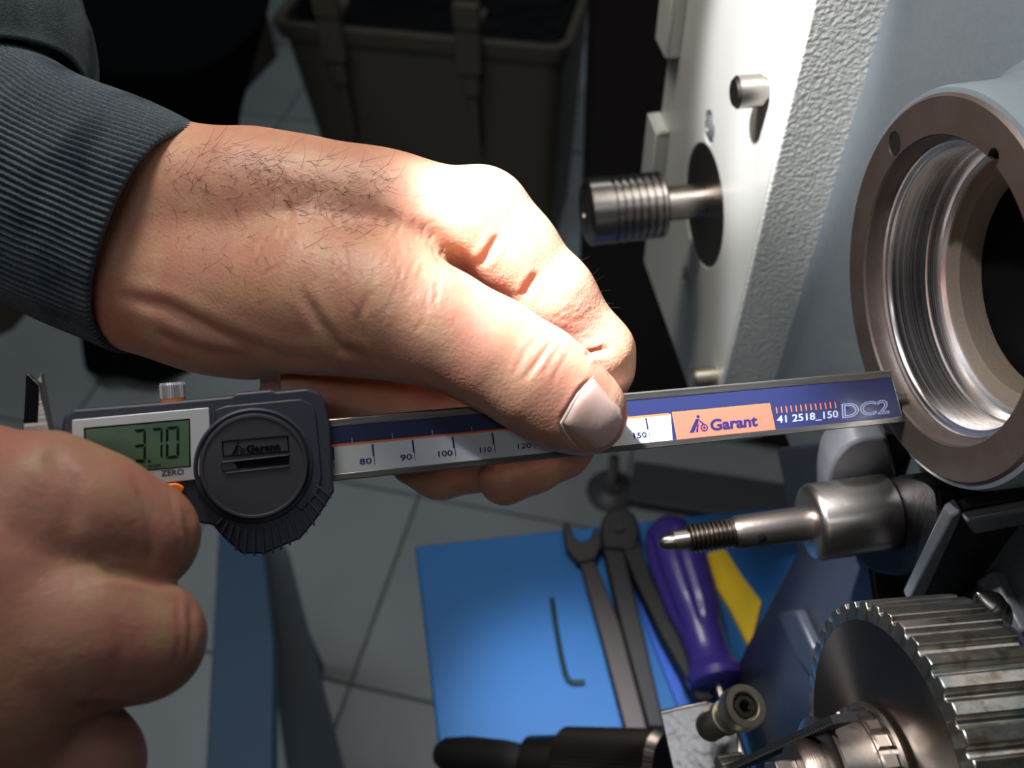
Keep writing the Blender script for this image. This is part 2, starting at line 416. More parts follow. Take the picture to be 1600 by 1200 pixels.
# ================================================================== THE SETTING
def Gz(px, py, z):
    d = W(px, py, 1) - CAM; return CAM + d * ((z - CAM.z) / d.z)
put('floor', boxg(-2.6, 2.6, -1.6, 3.6, -0.06, -0.004), M['grout'], kind='structure')
floor = bpy.data.objects['floor']
put('ceiling', boxg(-2.6, 2.6, -1.6, 3.6, 2.5, 2.56), M['wall'], kind='structure')
put('wall_back', boxg(-2.6, 2.6, 3.6, 3.66, -.06, 2.56), M['wall'], kind='structure')
put('wall_front', boxg(-2.6, 2.6, -1.66, -1.6, -.06, 2.56), M['wall'], kind='structure')
put('wall_left', boxg(-2.66, -2.6, -1.6, 3.6, -.06, 2.56), M['wall'], kind='structure')
put('wall_right', boxg(2.6, 2.66, -1.6, 3.6, -.06, 2.56), M['wall'], kind='structure')
TS = 0.335
g0 = Gz(497, 1058, 0); g1 = Gz(672, 1098, 0)                        # one grout line seen between the bench and its legs
tv = Vector((g1.x - g0.x, g1.y - g0.y, 0)).normalized(); ta = math.atan2(tv.y, tv.x)
tm = mesh_of('tile', boxg(-TS / 2 + .003, TS / 2 - .003, -TS / 2 + .003, TS / 2 - .003, -.006, 0), M['tile'])
for i in range(-4, 7):
    for j in range(-2, 9):
        c = Vector((g0.x, g0.y, 0)) + tv * (TS * (i - .35)) + Vector((-tv.y, tv.x, 0)) * (TS * (j + .5))
        if not (-2.4 < c.x < 2.4 and -1.4 < c.y < 3.4): continue
        o = bpy.data.objects.new('tile', tm); COL.objects.link(o); o.parent = floor
        mt = Matrix.Translation((c.x, c.y, random.uniform(-.0008, .0004))) @ Matrix.Rotation(ta, 4, 'Z')
        o.matrix_basis = WM['floor'].inverted() @ mt; WM[o.name] = mt

# ---- waste bin with its black bag
zt = 0.50
BL, BR_ = Gz(416, 36, zt), Gz(890, 78, zt)
bx = (BR_ - BL); bw = bx.length; bx.normalize(); by = Vector((-bx.y, bx.x, 0))
bm_ = frame(Vector((BL.x, BL.y, 0)), bx, by)
root = empty('waste_bin', (BL + bx * bw / 2 + by * .17) * 1, 'beige plastic waste bin lined with a black bag, behind the hand', 'bin')
root.location.z = 0; WM[root.name].translation.z = 0; root.matrix_basis = WM[root.name]
tp = .022
def ringbox(z0, z1, e0, e1, th):
    o0 = [(e0, e0), (bw - e0, e0), (bw - e0, .34 - e0), (e0, .34 - e0)]; o1 = [(e1, e1), (bw - e1, e1), (bw - e1, .34 - e1), (e1, .34 - e1)]
    ro0, ro1 = rounded(o0, .035), rounded(o1, .035)
    i0 = rounded([(e0 + th, e0 + th), (bw - e0 - th, e0 + th), (bw - e0 - th, .34 - e0 - th), (e0 + th, .34 - e0 - th)], .03)
    i1 = rounded([(e1 + th, e1 + th), (bw - e1 - th, e1 + th), (bw - e1 - th, .34 - e1 - th), (e1 + th, .34 - e1 - th)], .03)
    n = len(ro0)
    V = [(*p, z0) for p in ro0] + [(*p, z1) for p in ro1] + [(*p, z1) for p in i1] + [(*p, z0) for p in i0]
    Fs = []
    for i in range(n):
        j = (i + 1) % n
        for q in range(4):
            r = (q + 1) % 4; Fs.append((q * n + i, q * n + j, r * n + j, r * n + i))
    return V, Fs
wallg = ringbox(0, zt - .03, .045, .014, .004)
base = prism(rounded([(.047, .047), (bw - .047, .047), (bw - .047, .293), (.047, .293)], .03), 0, .006)
put('bin_body', cat(wallg, base), M['bin'], root, bm_)
put('rim', ringbox(zt - .032, zt, .006, 0, .016), M['bin'], root, bm_, bevel=.003)
put('bag', ringbox(zt - .25, zt - .004, .05, .022, .01), M['bag'], root, bm_)
put('bag', prism(rounded([(.05, .05), (bw - .05, .05), (bw - .05, .29), (.05, .29)], .03), zt - .30, zt - .06), M['bag'], root, bm_)
for px in (512, 738):
    u = (bm_.inverted() @ Gz(px, 55, zt)).x
    put('clamp', cat(boxg(u - .022, u + .022, -.016, .004, zt - .055, zt + .07), boxg(u - .014, u + .014, -.010, .0, zt - .10, zt - .055),
                     boxg(u - .022, u + .022, -.016, .05, zt + .02, zt + .034)), M['bin'], root, bm_, bevel=.003)
    put('rib', boxg(u - .007, u + .007, -.002, .035, zt - .22, zt - .05), M['bin'], root, bm_, bevel=.002)

# ---- dark furniture around the bin
def standing(name, pxs, ztop, m, label, cat_, thick=.5, **kw):
    a, b = Gz(*pxs[0], 0), Gz(*pxs[1], 0); e = (b - a); L = e.length; e.normalize(); f = frame(a, e, Vector((-e.y, e.x, 0)))
    o = empty(name, a + e * L / 2 + Vector((-e.y, e.x, 0)) * thick / 2, label, cat_)
    put('carcass', boxg(0, L, .012, thick, .03, ztop), m, o, f, bevel=.004)
    put('front_panel', boxg(.012, L - .012, 0, .011, .06, ztop - .012), kw.get('m2', m), o, f, bevel=.003)
    put('plinth', boxg(.02, L - .02, .03, thick - .02, 0, .0295), m, o, f)
    return o, f, L
standing('cabinet', ((895, 655), (1330, 742)), 1.12, M['dark'], 'black floor cabinet standing right of the beige waste bin', 'cabinet', m2=M['dark2'])
# dark garment hanging top left and a red thing on it
cl = empty('work_trousers', Gz(200, 330, 0), 'black trouser leg behind the grey sleeve and wrist', 'trousers')
g = []
pts = [(225, 560, 0), (225, 300, .28), (215, 130, .50), (205, -60, .74)]
tw = [Gz(a, b, z) for a, b, z in pts]
V, Fs = tube(tw, [.11, .14, .16, .18], 28)
V = [v + Vector((math.sin(i * .9), math.cos(i * 1.3), 0)) * .006 for i, v in enumerate(V)]
put('leg_cloth', (V, Fs), M['cloth'], cl)
bt = Gz(215, 560, 0)
put('shoe', cat(tube([bt + Vector((0, -.05, .045)), bt + Vector((0.03, .06, .045)), bt + Vector((.05, .15, .035)), bt + Vector((.06, .19, .03))], [.05, .055, .048, .02], 16)), M['rubber'], cl)
p = Gz(155, 12, .60)
rt = empty('red_handle', p - Vector((0, 0, .02)), 'dim dark red handle above the trouser leg, top edge', 'handle')
put('grip', tube([p + Vector((-.05, 0, 0)), p + Vector((0, 0, .01)), p + Vector((.05, .01, 0))], [.016, .02, .016], 14), M['red'], rt)
put('cap', tube([p + Vector((.05, .01, 0)), p + Vector((.062, .012, 0))], [.018, .012], 14), M['dark'], rt)
a, b = Gz(345, 200, 0), Gz(440, 95, 0)
bxo = empty('carton', (a + b) / 2, 'brown carton in the shade left of the beige waste bin', 'box')
e = (b - a).normalized(); L = .34; nn = Vector((-e.y, e.x, 0)); f = frame(a + nn * .02, e, nn)
put('carton_body', boxg(0, L, 0, .28, 0, .22), M['carton'], bxo, f, bevel=.002)
put('flap', boxg(0, L, 0, .13, .221, .225), M['carton'], bxo, f); put('flap', boxg(0, L, .15, .28, .221, .225), M['carton'], bxo, f)
# brown mat on the far left floor
o = props(put('door_mat', prism([tuple((Gz(*q, 0)).xy) for q in ((-260, 430), (40, 430), (60, 470), (20, 515), (-260, 640))], 0.0005, .006), M['carton'], bevel=.001),
          'brown mat on the floor left, beneath the sleeve', 'mat')
# metal foot and rail on the floor
c = Gz(955, 770, 0)
ft = empty('levelling_foot', c, 'round levelling foot on the tiles below the fingertips', 'foot')
fm = frame(c, (0, 0, 1), (0, 1, 0))
put('foot_pad', lathe([(0, .0), (0, .04), (.008, .042), (.014, .036), (.02, .018), (.03, .016)], 40), M['lgpaint'], ft, fm)
put('foot_screw', lathe([(.03, .008)] + thread(.03, .10, .009, 12, .0015) + [(.10, .0)], 24), M['steel'], ft, fm)
a, b = Gz(985, 752, .03), Gz(1290, 800, .03)
rl = empty('floor_rail', (a + b) / 2 - Vector((0, 0, .03)), 'long grey rail lying on the tiles behind the blue bench', 'rail')
e = (b - a).normalized(); f = frame(a, e, Vector((-e.y, e.x, 0)))
put('rail_web', boxg(0, (b - a).length, -.012, .012, -.03, .0), M['lgpaint'], rl, f, bevel=.002)
put('rail_flange', boxg(0, (b - a).length, -.04, .04, 0.0005, .006), M['lgpaint'], rl, f, bevel=.002)

# ---- blue bench with tools
ZB = 0.76
def hplane(z): return Plane((0, 0, z), (1, 0, 0), (0, 1, 0))
HB = hplane(ZB)
bench = empty('workbench', (HB.hit(950, 1000).x, HB.hit(950, 1000).y, 0), 'bright blue board on trestle legs, carrying the hand tools', 'bench')
HB.slab('bench_top', [(648, 853), (1262, 786), (1262, 1290), (700, 1290)], -.018, 0, M['board'], bench, bevel=.0015)
for px, py in ((690, 890), (1240, 830), (730, 1250), (1240, 1250)):
    q = HB.hit(px, py); put('bench_leg', boxg(q.x - .012, q.x + .012, q.y - .012, q.y + .012, .001, ZB - .018), M['bleg'], bench, bevel=.001)
# folding stand left of the bench
Z1 = 0.46
st = empty('folding_stand', (Gz(430, 1000, 0).x, Gz(430, 1000, 0).y, 0), 'blue-grey folding stand below the black slider', 'stand')
H1 = hplane(Z1)
def bar(name, quad, z, m, parent, th=.02):
    V = [Gz(*q[:2], q[2]) for q in quad]; n = len(V); V2 = [v - Vector((0, 0, th)) for v in V]
    return put(name, (V + V2, [tuple(range(n)), tuple(reversed(range(n, 2 * n)))] + [(i, (i + 1) % n, n + (i + 1) % n, n + i) for i in range(n)]), m, parent, bevel=.002)
bar('side_bar', [(345, 760, .45), (402, 760, .45), (428, 1010, .45), (426, 1260, .45), (318, 1260, .45)], 0, M['bleg'], st)
bar('cross_brace', [(398, 850, .44), (446, 850, .40), (548, 1240, .10), (452, 1240, .10)], 0, M['bleg2'], st)
for px, py in ((380, 800), (380, 1210)):
    q = Gz(px, py, .43); put('stand_leg', boxg(q.x - .01, q.x + .01, q.y - .01, q.y + .01, 0.001, .429), M['bleg'], st)

# wrench
wr = empty('open_end_wrench', HB.hit(945, 980), 'dark open-ended wrench, leftmost long tool on the blue board', 'wrench')
HB.slab('wrench_shank', rounded([(904, 882), (927, 880), (975, 1000), (1012, 1150), (978, 1155), (940, 1010)], 6), .001, .007, M['toolk'], wr, bevel=.001)
HB.slab('wrench_jaw', rounded([(878, 828), (888, 824), (893, 846), (906, 858), (922, 852), (928, 834), (938, 838), (940, 862), (930, 884), (903, 890), (884, 868)], 5), .0, .009, M['toolk'], wr, bevel=.001)
# pliers
pl = empty('pliers', HB.hit(985, 900), 'black pliers with round head and spread legs, right of the wrench', 'pliers')
HB.slab('head', rounded([(938, 832), (950, 817), (972, 813), (990, 822), (998, 850), (992, 880), (940, 876), (936, 850)], 9), .001, .017, M['rubber'], pl, bevel=.002)
HB.slab('handle', rounded([(940, 868), (972, 872), (1000, 990), (1036, 1150), (1010, 1150), (968, 990)], 6), .002, .014, M['rubber'], pl, bevel=.003)
HB.slab('handle', rounded([(968, 868), (994, 858), (1018, 930), (1060, 1010), (1112, 1110), (1086, 1112), (1030, 1010), (992, 930)], 6), .003, .016, M['rubber'], pl, bevel=.003)
HB.slab('pivot', [(965 + 9 * math.cos(t), 846 + 8 * math.sin(t)) for t in np.linspace(0, 6.28, 20)[:-1]], .017, .019, M['toolk'], pl)
o = HB.slab('cable_tie', rounded([(990, 925), (999, 925), (1040, 1010), (1075, 1105), (1060, 1108), (1024, 1020)], 4), .0, .003, M['bblue'], None)
props(o, 'bright blue plastic strip lying between the legs of the pliers', 'strip')
# screwdriver
H2 = HB.off(.019)
a, b = H2.hit(1040, 822), H2.hit(1122, 1072)
sd = empty('screwdriver', HB.hit(1085, 960), 'screwdriver with fluted purple handle on the blue board', 'screwdriver')
L = (b - a).length; f = frame(a, b - a, (0, 0, 1))
pr = [(-.004, 0), (-.003, .008), (.002, .0135), (.012, .0172), (.03, .0185), (L * .55, .0165), (L * .68, .0135), (L * .82, .0125), (L * .88, .0135), (L * .94, .017), (L * .98, .016), (L, .011), (L + .001, 0)]
prd = []
for (a0, r0), (a1, r1) in zip(pr[:-1], pr[1:]):
    for k in range(4): prd.append((a0 + (a1 - a0) * k / 4, r0 + (r1 - r0) * k / 4))
prd.append(pr[-1])
put('handle', lathe(prd, 72, rib=lambda a, r, t, k: r * (1 - (.11 * max(0, math.cos(6 * t)) ** 2 if .01 < a < L * .66 else 0))), M['purple'], sd, f)
put('blade', tube([a + (b - a) * .99, a + (b - a) * 1.5], .0032, 14), M['steel'], sd)
# yellow wedge
o = HB.slab('scraper_blade', rounded([(1103, 870), (1131, 862), (1158, 905), (1188, 945), (1170, 1016), (1142, 960), (1120, 925)], 3), .0, .004, M['yellow'])
props(o, 'flat yellow plastic scraper beside the purple screwdriver', 'scraper')
# hex key
q = [HB.off(.002).hit(*p) for p in ((862, 935), (868, 975), (876, 1020), (883, 1052), (888, 1063), (896, 1067), (914, 1066))]
props(put('hex_key', tube(q, .0016, 6), M['hexk'], None), 'small dark hex key lying alone on the blue board', 'hex key')

# ================================================================== THE MACHINE (frame: A into machine, V up, H away)
A = D2W(Vector((1, .12, -.08))).normalized()
V_ = (Vector((0, 0, 1)) - A * A.z).normalized()
H_ = V_.cross(A).normalized()
if D2W((0, 0, -1)).dot(H_) < 0: H_ = -H_
def aplane(a):                                 # plane square to the shaft axis, facing left
    o = CAM + A * a; return Plane(o, H_, V_) if H_.cross(V_).dot(A) < 0 else Plane(o, -H_, V_)
aR = (W(1400, 620, .27) - CAM).dot(A)
PR = aplane(aR)
C0 = PR.hit(1463, 458.5); RR = 0.0485
dd_ = (C0 - CAM).dot(D2W((0, 0, -1))); RR = 301 * dd_ / F
hs = empty('headstock', C0 - V_ * .10, 'grey cast headstock whose round brown flange holds the bright bore', 'machine part')
fr = frame(C0, A, V_)
r1 = RR * .792
pf = [(0, RR - .0008), (.0008, RR), (.012, RR), (.012, r1 - .001), (.0085, r1 - .001), (.0085, r1 - .0012), (.0055, r1 - .0012), (.0048, r1 - .0006), (.003, r1), (.0006, r1 + .0001), (0, r1 + .0006)]
fl = put('flange', lathe(pf, 160, closed=True), M['flange'], hs, fr)
hp = fr.inverted() @ PR.hit(1399, 230)
kp = fr.inverted() @ PR.hit(1552, 246)
def cutter(m, a0, a1, r, seg=28):
    return put('cut', lathe([(a0, r), (a1, r)], seg), M['hole'], None, m)
hr = 20 * dd_ / F; hp *= 1.025
fh = frame(fr @ Vector((0, hp.y, hp.z)), A, V_)
boolean(fl, [cutter(fh, -.003, .0105, hr), cutter(frame(fr @ Vector((-.001, kp.y, kp.z)), A, V_), -.003, .0105, .0022, 12)])
put('threaded_hole', lathe([(.0002, hr * .99)] + [(a, r) for a, r in thread(.0005, .0104, hr * .98, 8, .0007)] + [(.0104, 0)], 32), M['steel'], fl, fh)
put('bore', lathe([(.0050, r1 - .0014), (.0056, r1 - .0015), (.0060, r1 - .0025), (.0066, r1 - .0021), (.0070, r1 - .0030), (.0175, r1 - .0032), (.0178, r1 - .0037), (.0220, r1 - .0037), (.0226, r1 - .0055), (.0235, r1 - .0055)] +
    [(.0235, r1 + .001), (.0050, r1 + .001)], 160, closed=True), M['bore'], hs, fr)
r3 = r1 * .76
put('inner_shoulder', lathe([(.0232, r1 - .0052), (.0235, r3 + .0012), (.0245, r3), (.031, r3 - .0005), (.031, r1), (.0232, r1)], 128, closed=True), M['iron'], hs, fr)
put('spindle_cavity', lathe([(.0312, r3 - .0003), (.0314, r1 - .003), (.14, r1 - .003), (.14, 0)], 96), M['hole'], hs, fr)
gA = .035
def up_rib(a, r, t, k): return r
put('casting_boss', lathe([(.0008, RR), (.0012, RR + .0012), (.003, RR + .0018), (.016, RR + .002), (.026, RR + .004), (.034, RR + .010), (.034, r1), (.0118, r1), (.0118, RR - .0002), (.0008, RR - .0002)], 160, closed=True), M['gpaint'], hs, fr)
PG = aplane(aR + gA)
# casting wall (square to axis) with its hole for the spindle
cy = fr.inverted()
def mfr(px, py, pl_): return cy @ pl_.hit(px, py)
e0 = mfr(1318, 300, PG)
X0 = e0.z
sgn = 1 if (cy.to_3x3() @ H_).z > 0 else -1
wallp = put('casting_wall', boxg(gA - .003, gA + .10, -.19, .24, min(-sgn * .10, X0 + sgn * .20), max(-sgn * .10, X0 + sgn * .20)), M['gpaint'], hs, fr, bevel=.002)
boolean(wallp, [cutter(fr, gA - .01, gA + .12, r1, 96)])
# ---- white cover box
aB = aR + gA - .0295
PB = aplane(aB)
fB = PB.loc(1200, 300)[0]
lo_far = PB.loc(1003, 430); lo_near = PB.loc(1122, 700)
s2 = 1 if lo_far[0] > fB else -1
zb = PB.m.inverted() @ (PB.o - A)             # sign check of local z
zA = -1 if zb.z > 0 else 1
cb = empty('machine_cover', PB.hit(1090, 600), 'off-white painted cover box with a smooth side and pebbled front edge', 'cover')
far = lo_far[0]
bot = (lo_far[1] + lo_near[1]) / 2
top = bot + .36
def pbox(u0, u1, v0, v1, t0, t1):              # local u,v on the plate, t into the machine
    z0, z1 = sorted((zA * t0, zA * t1)); return boxg(min(u0, u1), max(u0, u1), v0, v1, z0, z1)
side = put('side_panel', pbox(fB + s2 * .0012, far, bot, top, 0, .003), M['wpaint'], cb, PB.m)
hc = PB.loc(1099, 322)
dh = (PB.hit(1099, 322) - CAM).dot(D2W((0, 0, -1))); hrad = 96 * dh / F
def disc_cut(c, r, t0=-.01, t1=.02):
    m = PB.m @ Matrix.Translation((c[0], c[1], 0)); m = frame(m.translation, A, V_); return cutter(m, t0, t1, r, 64), m
c1, hm = disc_cut(hc, hrad, -.01, .02)
s1c = PB.loc(1108, 199); s2c = PB.loc(1072, 438)
c2, s1m = disc_cut(s1c, 24 * dh / F); c3, s2m = disc_cut(s2c, 22 * dh / F)
boolean(side, [c1, c2, c3])
side.data.materials.clear(); side.data.materials.append(M['wpaint'])
mb = side.modifiers.new('bevel', 'BEVEL'); mb.width = .0006; mb.segments = 2; mb.limit_method = 'ANGLE'; mb.angle_limit = R(50)
put('cover_core', pbox(fB + s2 * .004, far - s2 * .002, bot + .001, top, .012, .0295), M['gpaint2'], cb, PB.m)
put('front_edge', pbox(fB, fB + s2 * .004, bot, top, .0004, .0295), M['tpaint'], cb, PB.m, bevel=.0010)
put('bearing_recess', lathe([(.0005, hrad * .999), (.0085, hrad * .995), (.0085, .0135), (.013, .0130), (.013, 0)], 96), M['dsteel'], cb, hm)
for sm in (s1m, s2m):
    r = 22 * dh / F
    put('cover_screw', lathe([(.0015, 0), (.0015, r * .30), (-.0012, r * .34), (-.0010, r * .6), (.0004, r * .86), (.0035, r * .92), (.0035, r * 1.0), (.006, r * 1.0)], 40), M['knob'], cb, sm)
# guide pin
pc = PB.hit(1196, 140); ph = frame(pc - A * .0125, A, V_)
put('guide_pin', lathe([(0, 0), (0, .0050), (.0012, .0062), (.0105, .0062), (.0105, .0050), (.0145, .0050)], 48), M['steel'], cb, ph)
pc2 = PB.hit(1119, 588); put('guide_pin', lathe([(0, 0), (0, .0045), (.0012, .0055), (.0105, .0055), (.0145, .0050)], 40), M['brass'], cb, frame(pc2 - A * .0125, A, V_))
# two hooked tabs on the far edge
for py0, py1, x0, x1 in ((190, 300, 1020, 1040), (-60, 48, 1040, 1062)):
    a_ = PB.loc(x1, py0 + 40); b_ = PB.loc(x0 + 8, py1)
    v1, v0 = a_[1] + .012, b_[1] - .004
    w_ = .020
    u0 = far + s2 * .001
    put('tab_plate', pbox(u0 - s2 * w_, u0, v0, v1, -.0075, -.0055), M['wpaint'], cb, PB.m, bevel=.0007)
    put('tab_rim', cat(pbox(u0 - s2 * w_, u0 - s2 * (w_ - .0025), v0, v1, -.0055, 0), pbox(u0 - s2 * w_, u0, v1 - .003, v1, -.0055, 0)), M['wpaint'], cb, PB.m, bevel=.0005)
# ---- upper shaft
sh = empty('grooved_shaft', PB.hit(1000, 330), 'short steel shaft with a ribbed round head sticking out of the white cover', 'shaft')
axp = PB.hit(1097, 313) ; kf = dh / F
LL = (axp - CAM)
def alen(px):                                  # length along -A from the plate until column px
    lo_, hi_ = 0, .3
    for _ in range(40):
        mid = (lo_ + hi_) / 2; q = Rc.transposed() @ (axp - A * mid - CAM); x = 800 + F * q.x / -q.z
        if x > px: lo_ = mid
        else: hi_ = mid
    return lo_
sf = frame(axp, -A, V_)
t1, t2, t3 = alen(1036), alen(952), alen(912)
rh, rn = 52 * kf, 27 * kf
put('neck', lathe([(-.012, rn), (t1 + .001, rn)], 64), M['steel'], sh, sf)
prof = [(t1, 0), (t1, rh * .85), (t1 + .001, rh * .98)]
ng = 7; p_ = (t2 - t1 - .001) / ng
for i in range(ng):
    s_ = t1 + .001 + p_ * i; prof += [(s_ + p_ * .12, rh), (s_ + p_ * .55, rh), (s_ + p_ * .65, rh * .90), (s_ + p_ * .98, rh * .90)]
prof += [(t2, rh * 1.0), (t2 + (t3 - t2) * .8, rh * 1.0), (t3 - .0008, rh * .88), (t3, rh * .80), (t3, rh * .2), (t3 - .002, rh * .15), (t3 - .002, 0)]
put('ribbed_head', lathe(prof, 72), M['steel'], sh, sf)

# ---- lower threaded shaft
aS = (W(1365, 805, .315) - CAM).dot(A)
PS = aplane(aS); cS = PS.hit(1366, 803); kS = ((cS - CAM).dot(D2W((0, 0, -1)))) / F
axp = cS
s0, s1, s2_, s3, s4, s5 = alen(1366), alen(1262), alen(1145), alen(1075), alen(1052), alen(1030)
ts = empty('threaded_shaft', cS - V_ * .02, 'stepped steel shaft with a threaded tip and wide collar below the bore', 'shaft')
tf = frame(cS, -A, V_)
rc = 60 * kS; rb = 26 * kS; rt_ = 22 * kS; rp = 16 * kS
put('collar', lathe([(-.004, 0), (-.004, rc), (s1 * .0, rc), (s1 * .9, rc), (s1 * .96, rc * .95), (s1, rc * .84), (s1, rb)], 96), M['steel'], ts, tf)
put('journal', lathe([(s1 * .98, rb * 1.04), (s2_ - .002, rb), (s2_, rb * .9), (s2_ + .0003, rt_ * .7)], 64), M['dsteel'], ts, tf)
put('thread', lathe([(s2_, rt_ * .8)] + thread(s2_, s3, rt_ * 1.03, 10, .0007) + [(s3, rt_ * .6)], 48), M['dsteel'], ts, tf)
put('tip', lathe([(s3 - .001, rp), (s4, rp * 1.02), (s4, rp * .78), (s5 - .0015, rp * .76), (s5, rp * .45), (s5, 0)], 40), M['steel'], ts, tf)
oh = tf @ Vector((s1 * .3 + s2_ * .7, rb * .55, -rb * .86 if (D2W((0, 0, 1)).dot(tf.to_3x3() @ Vector((0, 0, 1))) < 0) else rb * .86))
put('oil_hole', lathe([(-.0006, .0), (-.0006, .0012), (.0003, .0014), (.0006, .0009), (.0006, .0)], 16), M['hole'], ts, frame(oh, (oh - (tf @ Vector((s1 * .3 + s2_ * .7, 0, 0)))), A))

# ---- dark castings around it
arm = empty('swing_arm', PS.hit(1400, 860), 'black cast arm carrying the stepped shaft', 'machine arm')
armp = rounded([(1300, 855), (1318, 800), (1360, 752), (1400, 742), (1440, 760), (1450, 850), (1400, 905), (1345, 900)], 22)
PS.slab('arm_boss', armp, -.055, -.0045, M['black'], arm, bevel=.0012)
PS2 = PS.off(-.03)
PS2.slab('arm_body', [(1395, 745), (1660, 740), (1660, 955), (1420, 950), (1390, 880)], -.09, -.0, M['black'], arm, bevel=.003)
# backing slate stand
PT = aplane(aS - .002)
stand = empty('machine_stand', PS.hit(1300, 1000), 'slate-coloured cast stand between the blue board and the big gear', 'machine part')
PT2 = PT.off(-.012)
PT2.slab('stand_plate', [(1212, 700), (1330, 690), (1420, 1300), (1080, 1300), (1108, 1140), (1165, 1010), (1245, 862)], -.03, 0, M['gpaint2'], stand, bevel=.0015)
PT2.slab('stand_rib', [(1232, 955), (1262, 950), (1290, 1010), (1290, 1060), (1262, 1020)], .0005, .006, M['gpaint2'], stand, bevel=.0015)
# lug behind the collar
lug = empty('casting_lug', PS.hit(1350, 740), 'light grey rounded lug standing above the steel collar', 'machine part')
PF = Plane(PS.hit(1340, 735) + A * .006, A, V_)        # faces the viewer
PF.slab('lug_body', rounded([(1293, 760), (1300, 725), (1318, 700), (1345, 687), (1388, 684), (1402, 745), (1402, 800), (1293, 800)], 12), -.012, 0, M['lgpaint'], lug, bevel=.0015)
PF.slab('lug_web', [(1393, 700), (1500, 700), (1500, 790), (1400, 790)], -.03, -.006, M['black'], lug, bevel=.001)
# angle bracket
br = empty('angle_bracket', PS.hit(1500, 900), 'grey angle bracket with lighter edges above the gear', 'bracket')
PK = Plane(W(1500, 850, .275), A, V_)
PK.slab('bracket_plate', [(1502, 800), (1516, 792), (1660, 770), (1660, 960), (1436, 945)], -.0035, 0, M['black'], br, bevel=.0006)
PK.slab('bracket_edge', [(1484, 806), (1500, 795), (1504, 801), (1440, 940), (1418, 940)], -.004, .0006, M['lgpaint'], br, bevel=.0008)  # edge and lip in a lighter paint than the plate
PK.slab('bracket_lip', [(1498, 796), (1600, 777), (1680, 764), (1680, 790), (1600, 801), (1512, 818)], .0004, .004, M['lgpaint'], br, bevel=.001)

# ---- big toothed wheel
aG = (W(1262, 1060, .262) - CAM).dot(A)
PGc = aplane(aG); cG = PGc.hit(1377, 1214); AG = D2W((1, .052, -.118)).normalized(); kG = ((cG - CAM).dot(D2W((0, 0, -1)))) / F
RG = 268 * kG; TH = .0245; NT = 44
gw = empty('gearwheel', cG - V_ * RG, 'large steel toothed pulley wheel in the bottom right corner', 'gear')
gf = frame(cG, AG, V_)
out = []
for i in range(NT):
    t = 2 * math.pi * i / NT; p_ = 2 * math.pi / NT
    for dt, rr in ((-.33, RG - .0014), (-.27, RG - .0002), (-.22, RG), (.22, RG), (.27, RG - .0002), (.33, RG - .0014), (.5, RG - .0018)):
        out.append((rr * math.cos(t + dt * p_), rr * math.sin(t + dt * p_)))
n = len(out); rin = RG - .0045
Vv = [(0.0006, x, y) for x, y in out] + [(TH, x, y) for x, y in out] + [(0, x * rin / math.hypot(x, y), y * rin / math.hypot(x, y)) for x, y in out] + [(TH, x * rin / math.hypot(x, y), y * rin / math.hypot(x, y)) for x, y in out]
Ff = []
for i in range(n):
    j = (i + 1) % n
    Ff += [(i, j, n + j, n + i), (2 * n + i, 2 * n + j, j, i), (n + i, n + j, 3 * n + j, 3 * n + i), (3 * n + i, 3 * n + j, 2 * n + j, 2 * n + i)]
put('toothed_rim', (Vv, Ff), M['gear'], gw, gf, bevel=.0002, ang=25)
put('wheel_face', lathe([(0.0, .009), (0.0, rin), (TH * .98, rin), (TH * .98, .009)], 128, closed=True), M['gearf'], gw, gf, ang=30)
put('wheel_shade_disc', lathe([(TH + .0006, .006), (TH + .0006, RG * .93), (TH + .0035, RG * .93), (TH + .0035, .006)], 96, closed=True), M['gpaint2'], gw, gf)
# hub with the little toothed pulley
hb = empty('hub_pulley', cG - A * .02 - V_ * .015, 'small steel hub pulley with a dark toothed belt, in front of the large wheel', 'pulley')
axp = cG
put('grooved_collar', lathe([(0, .016), (-.0012, .0172), (-.0022, .0172), (-.0026, .0150), (-.0058, .0150), (-.0060, .0142)], 80), M['steel'], hb, gf)
kt = 22
def nub(a, r, t, k): return r
nubs = []
for i in range(kt):
    t = 2 * math.pi * i / kt; c_, s_ = math.cos(t), math.sin(t); c2_, s2__ = math.cos(t + .17), math.sin(t + .17)
    nubs.append(([(-.0026, .0148 * c_, .0148 * s_), (-.0026, .0148 * c2_, .0148 * s2__), (-.0056, .0148 * c2_, .0148 * s2__), (-.0056, .0148 * c_, .0148 * s_),
                  (-.0026, .0162 * c_, .0162 * s_), (-.0026, .0162 * c2_, .0162 * s2__), (-.0056, .0162 * c2_, .0162 * s2__), (-.0056, .0162 * c_, .0162 * s_)],
                 [(0, 1, 2, 3), (4, 7, 6, 5), (0, 4, 5, 1), (1, 5, 6, 2), (2, 6, 7, 3), (3, 7, 4, 0)]))
put('collar_teeth', cat(*nubs), M['steel'], hb, gf)
put('hub_barrel', lathe([(-.0056, .0145), (-.0135, .0140), (-.0140, .0148), (-.0148, .0150), (-.0153, .0140), (-.0156, .009)], 80), M['steel'], hb, gf)
put('hub_washer', lathe([(-.0150, .0105), (-.0200, .0100), (-.0212, .0092), (-.0216, .006)], 64), M['dsteel'], hb, gf)
hx = [(.0068 * math.cos(t), .0068 * math.sin(t)) for t in np.arange(6) * math.pi / 3 + .3]
hv = [(-.0212, x, y) for x, y in hx] + [(-.0268, x, y) for x, y in hx]
put('nut', (hv, [tuple(range(6)), tuple(range(11, 5, -1))] + [(i, (i + 1) % 6, 6 + (i + 1) % 6, 6 + i) for i in range(6)]), M['steel'], hb, gf, bevel=.0005)
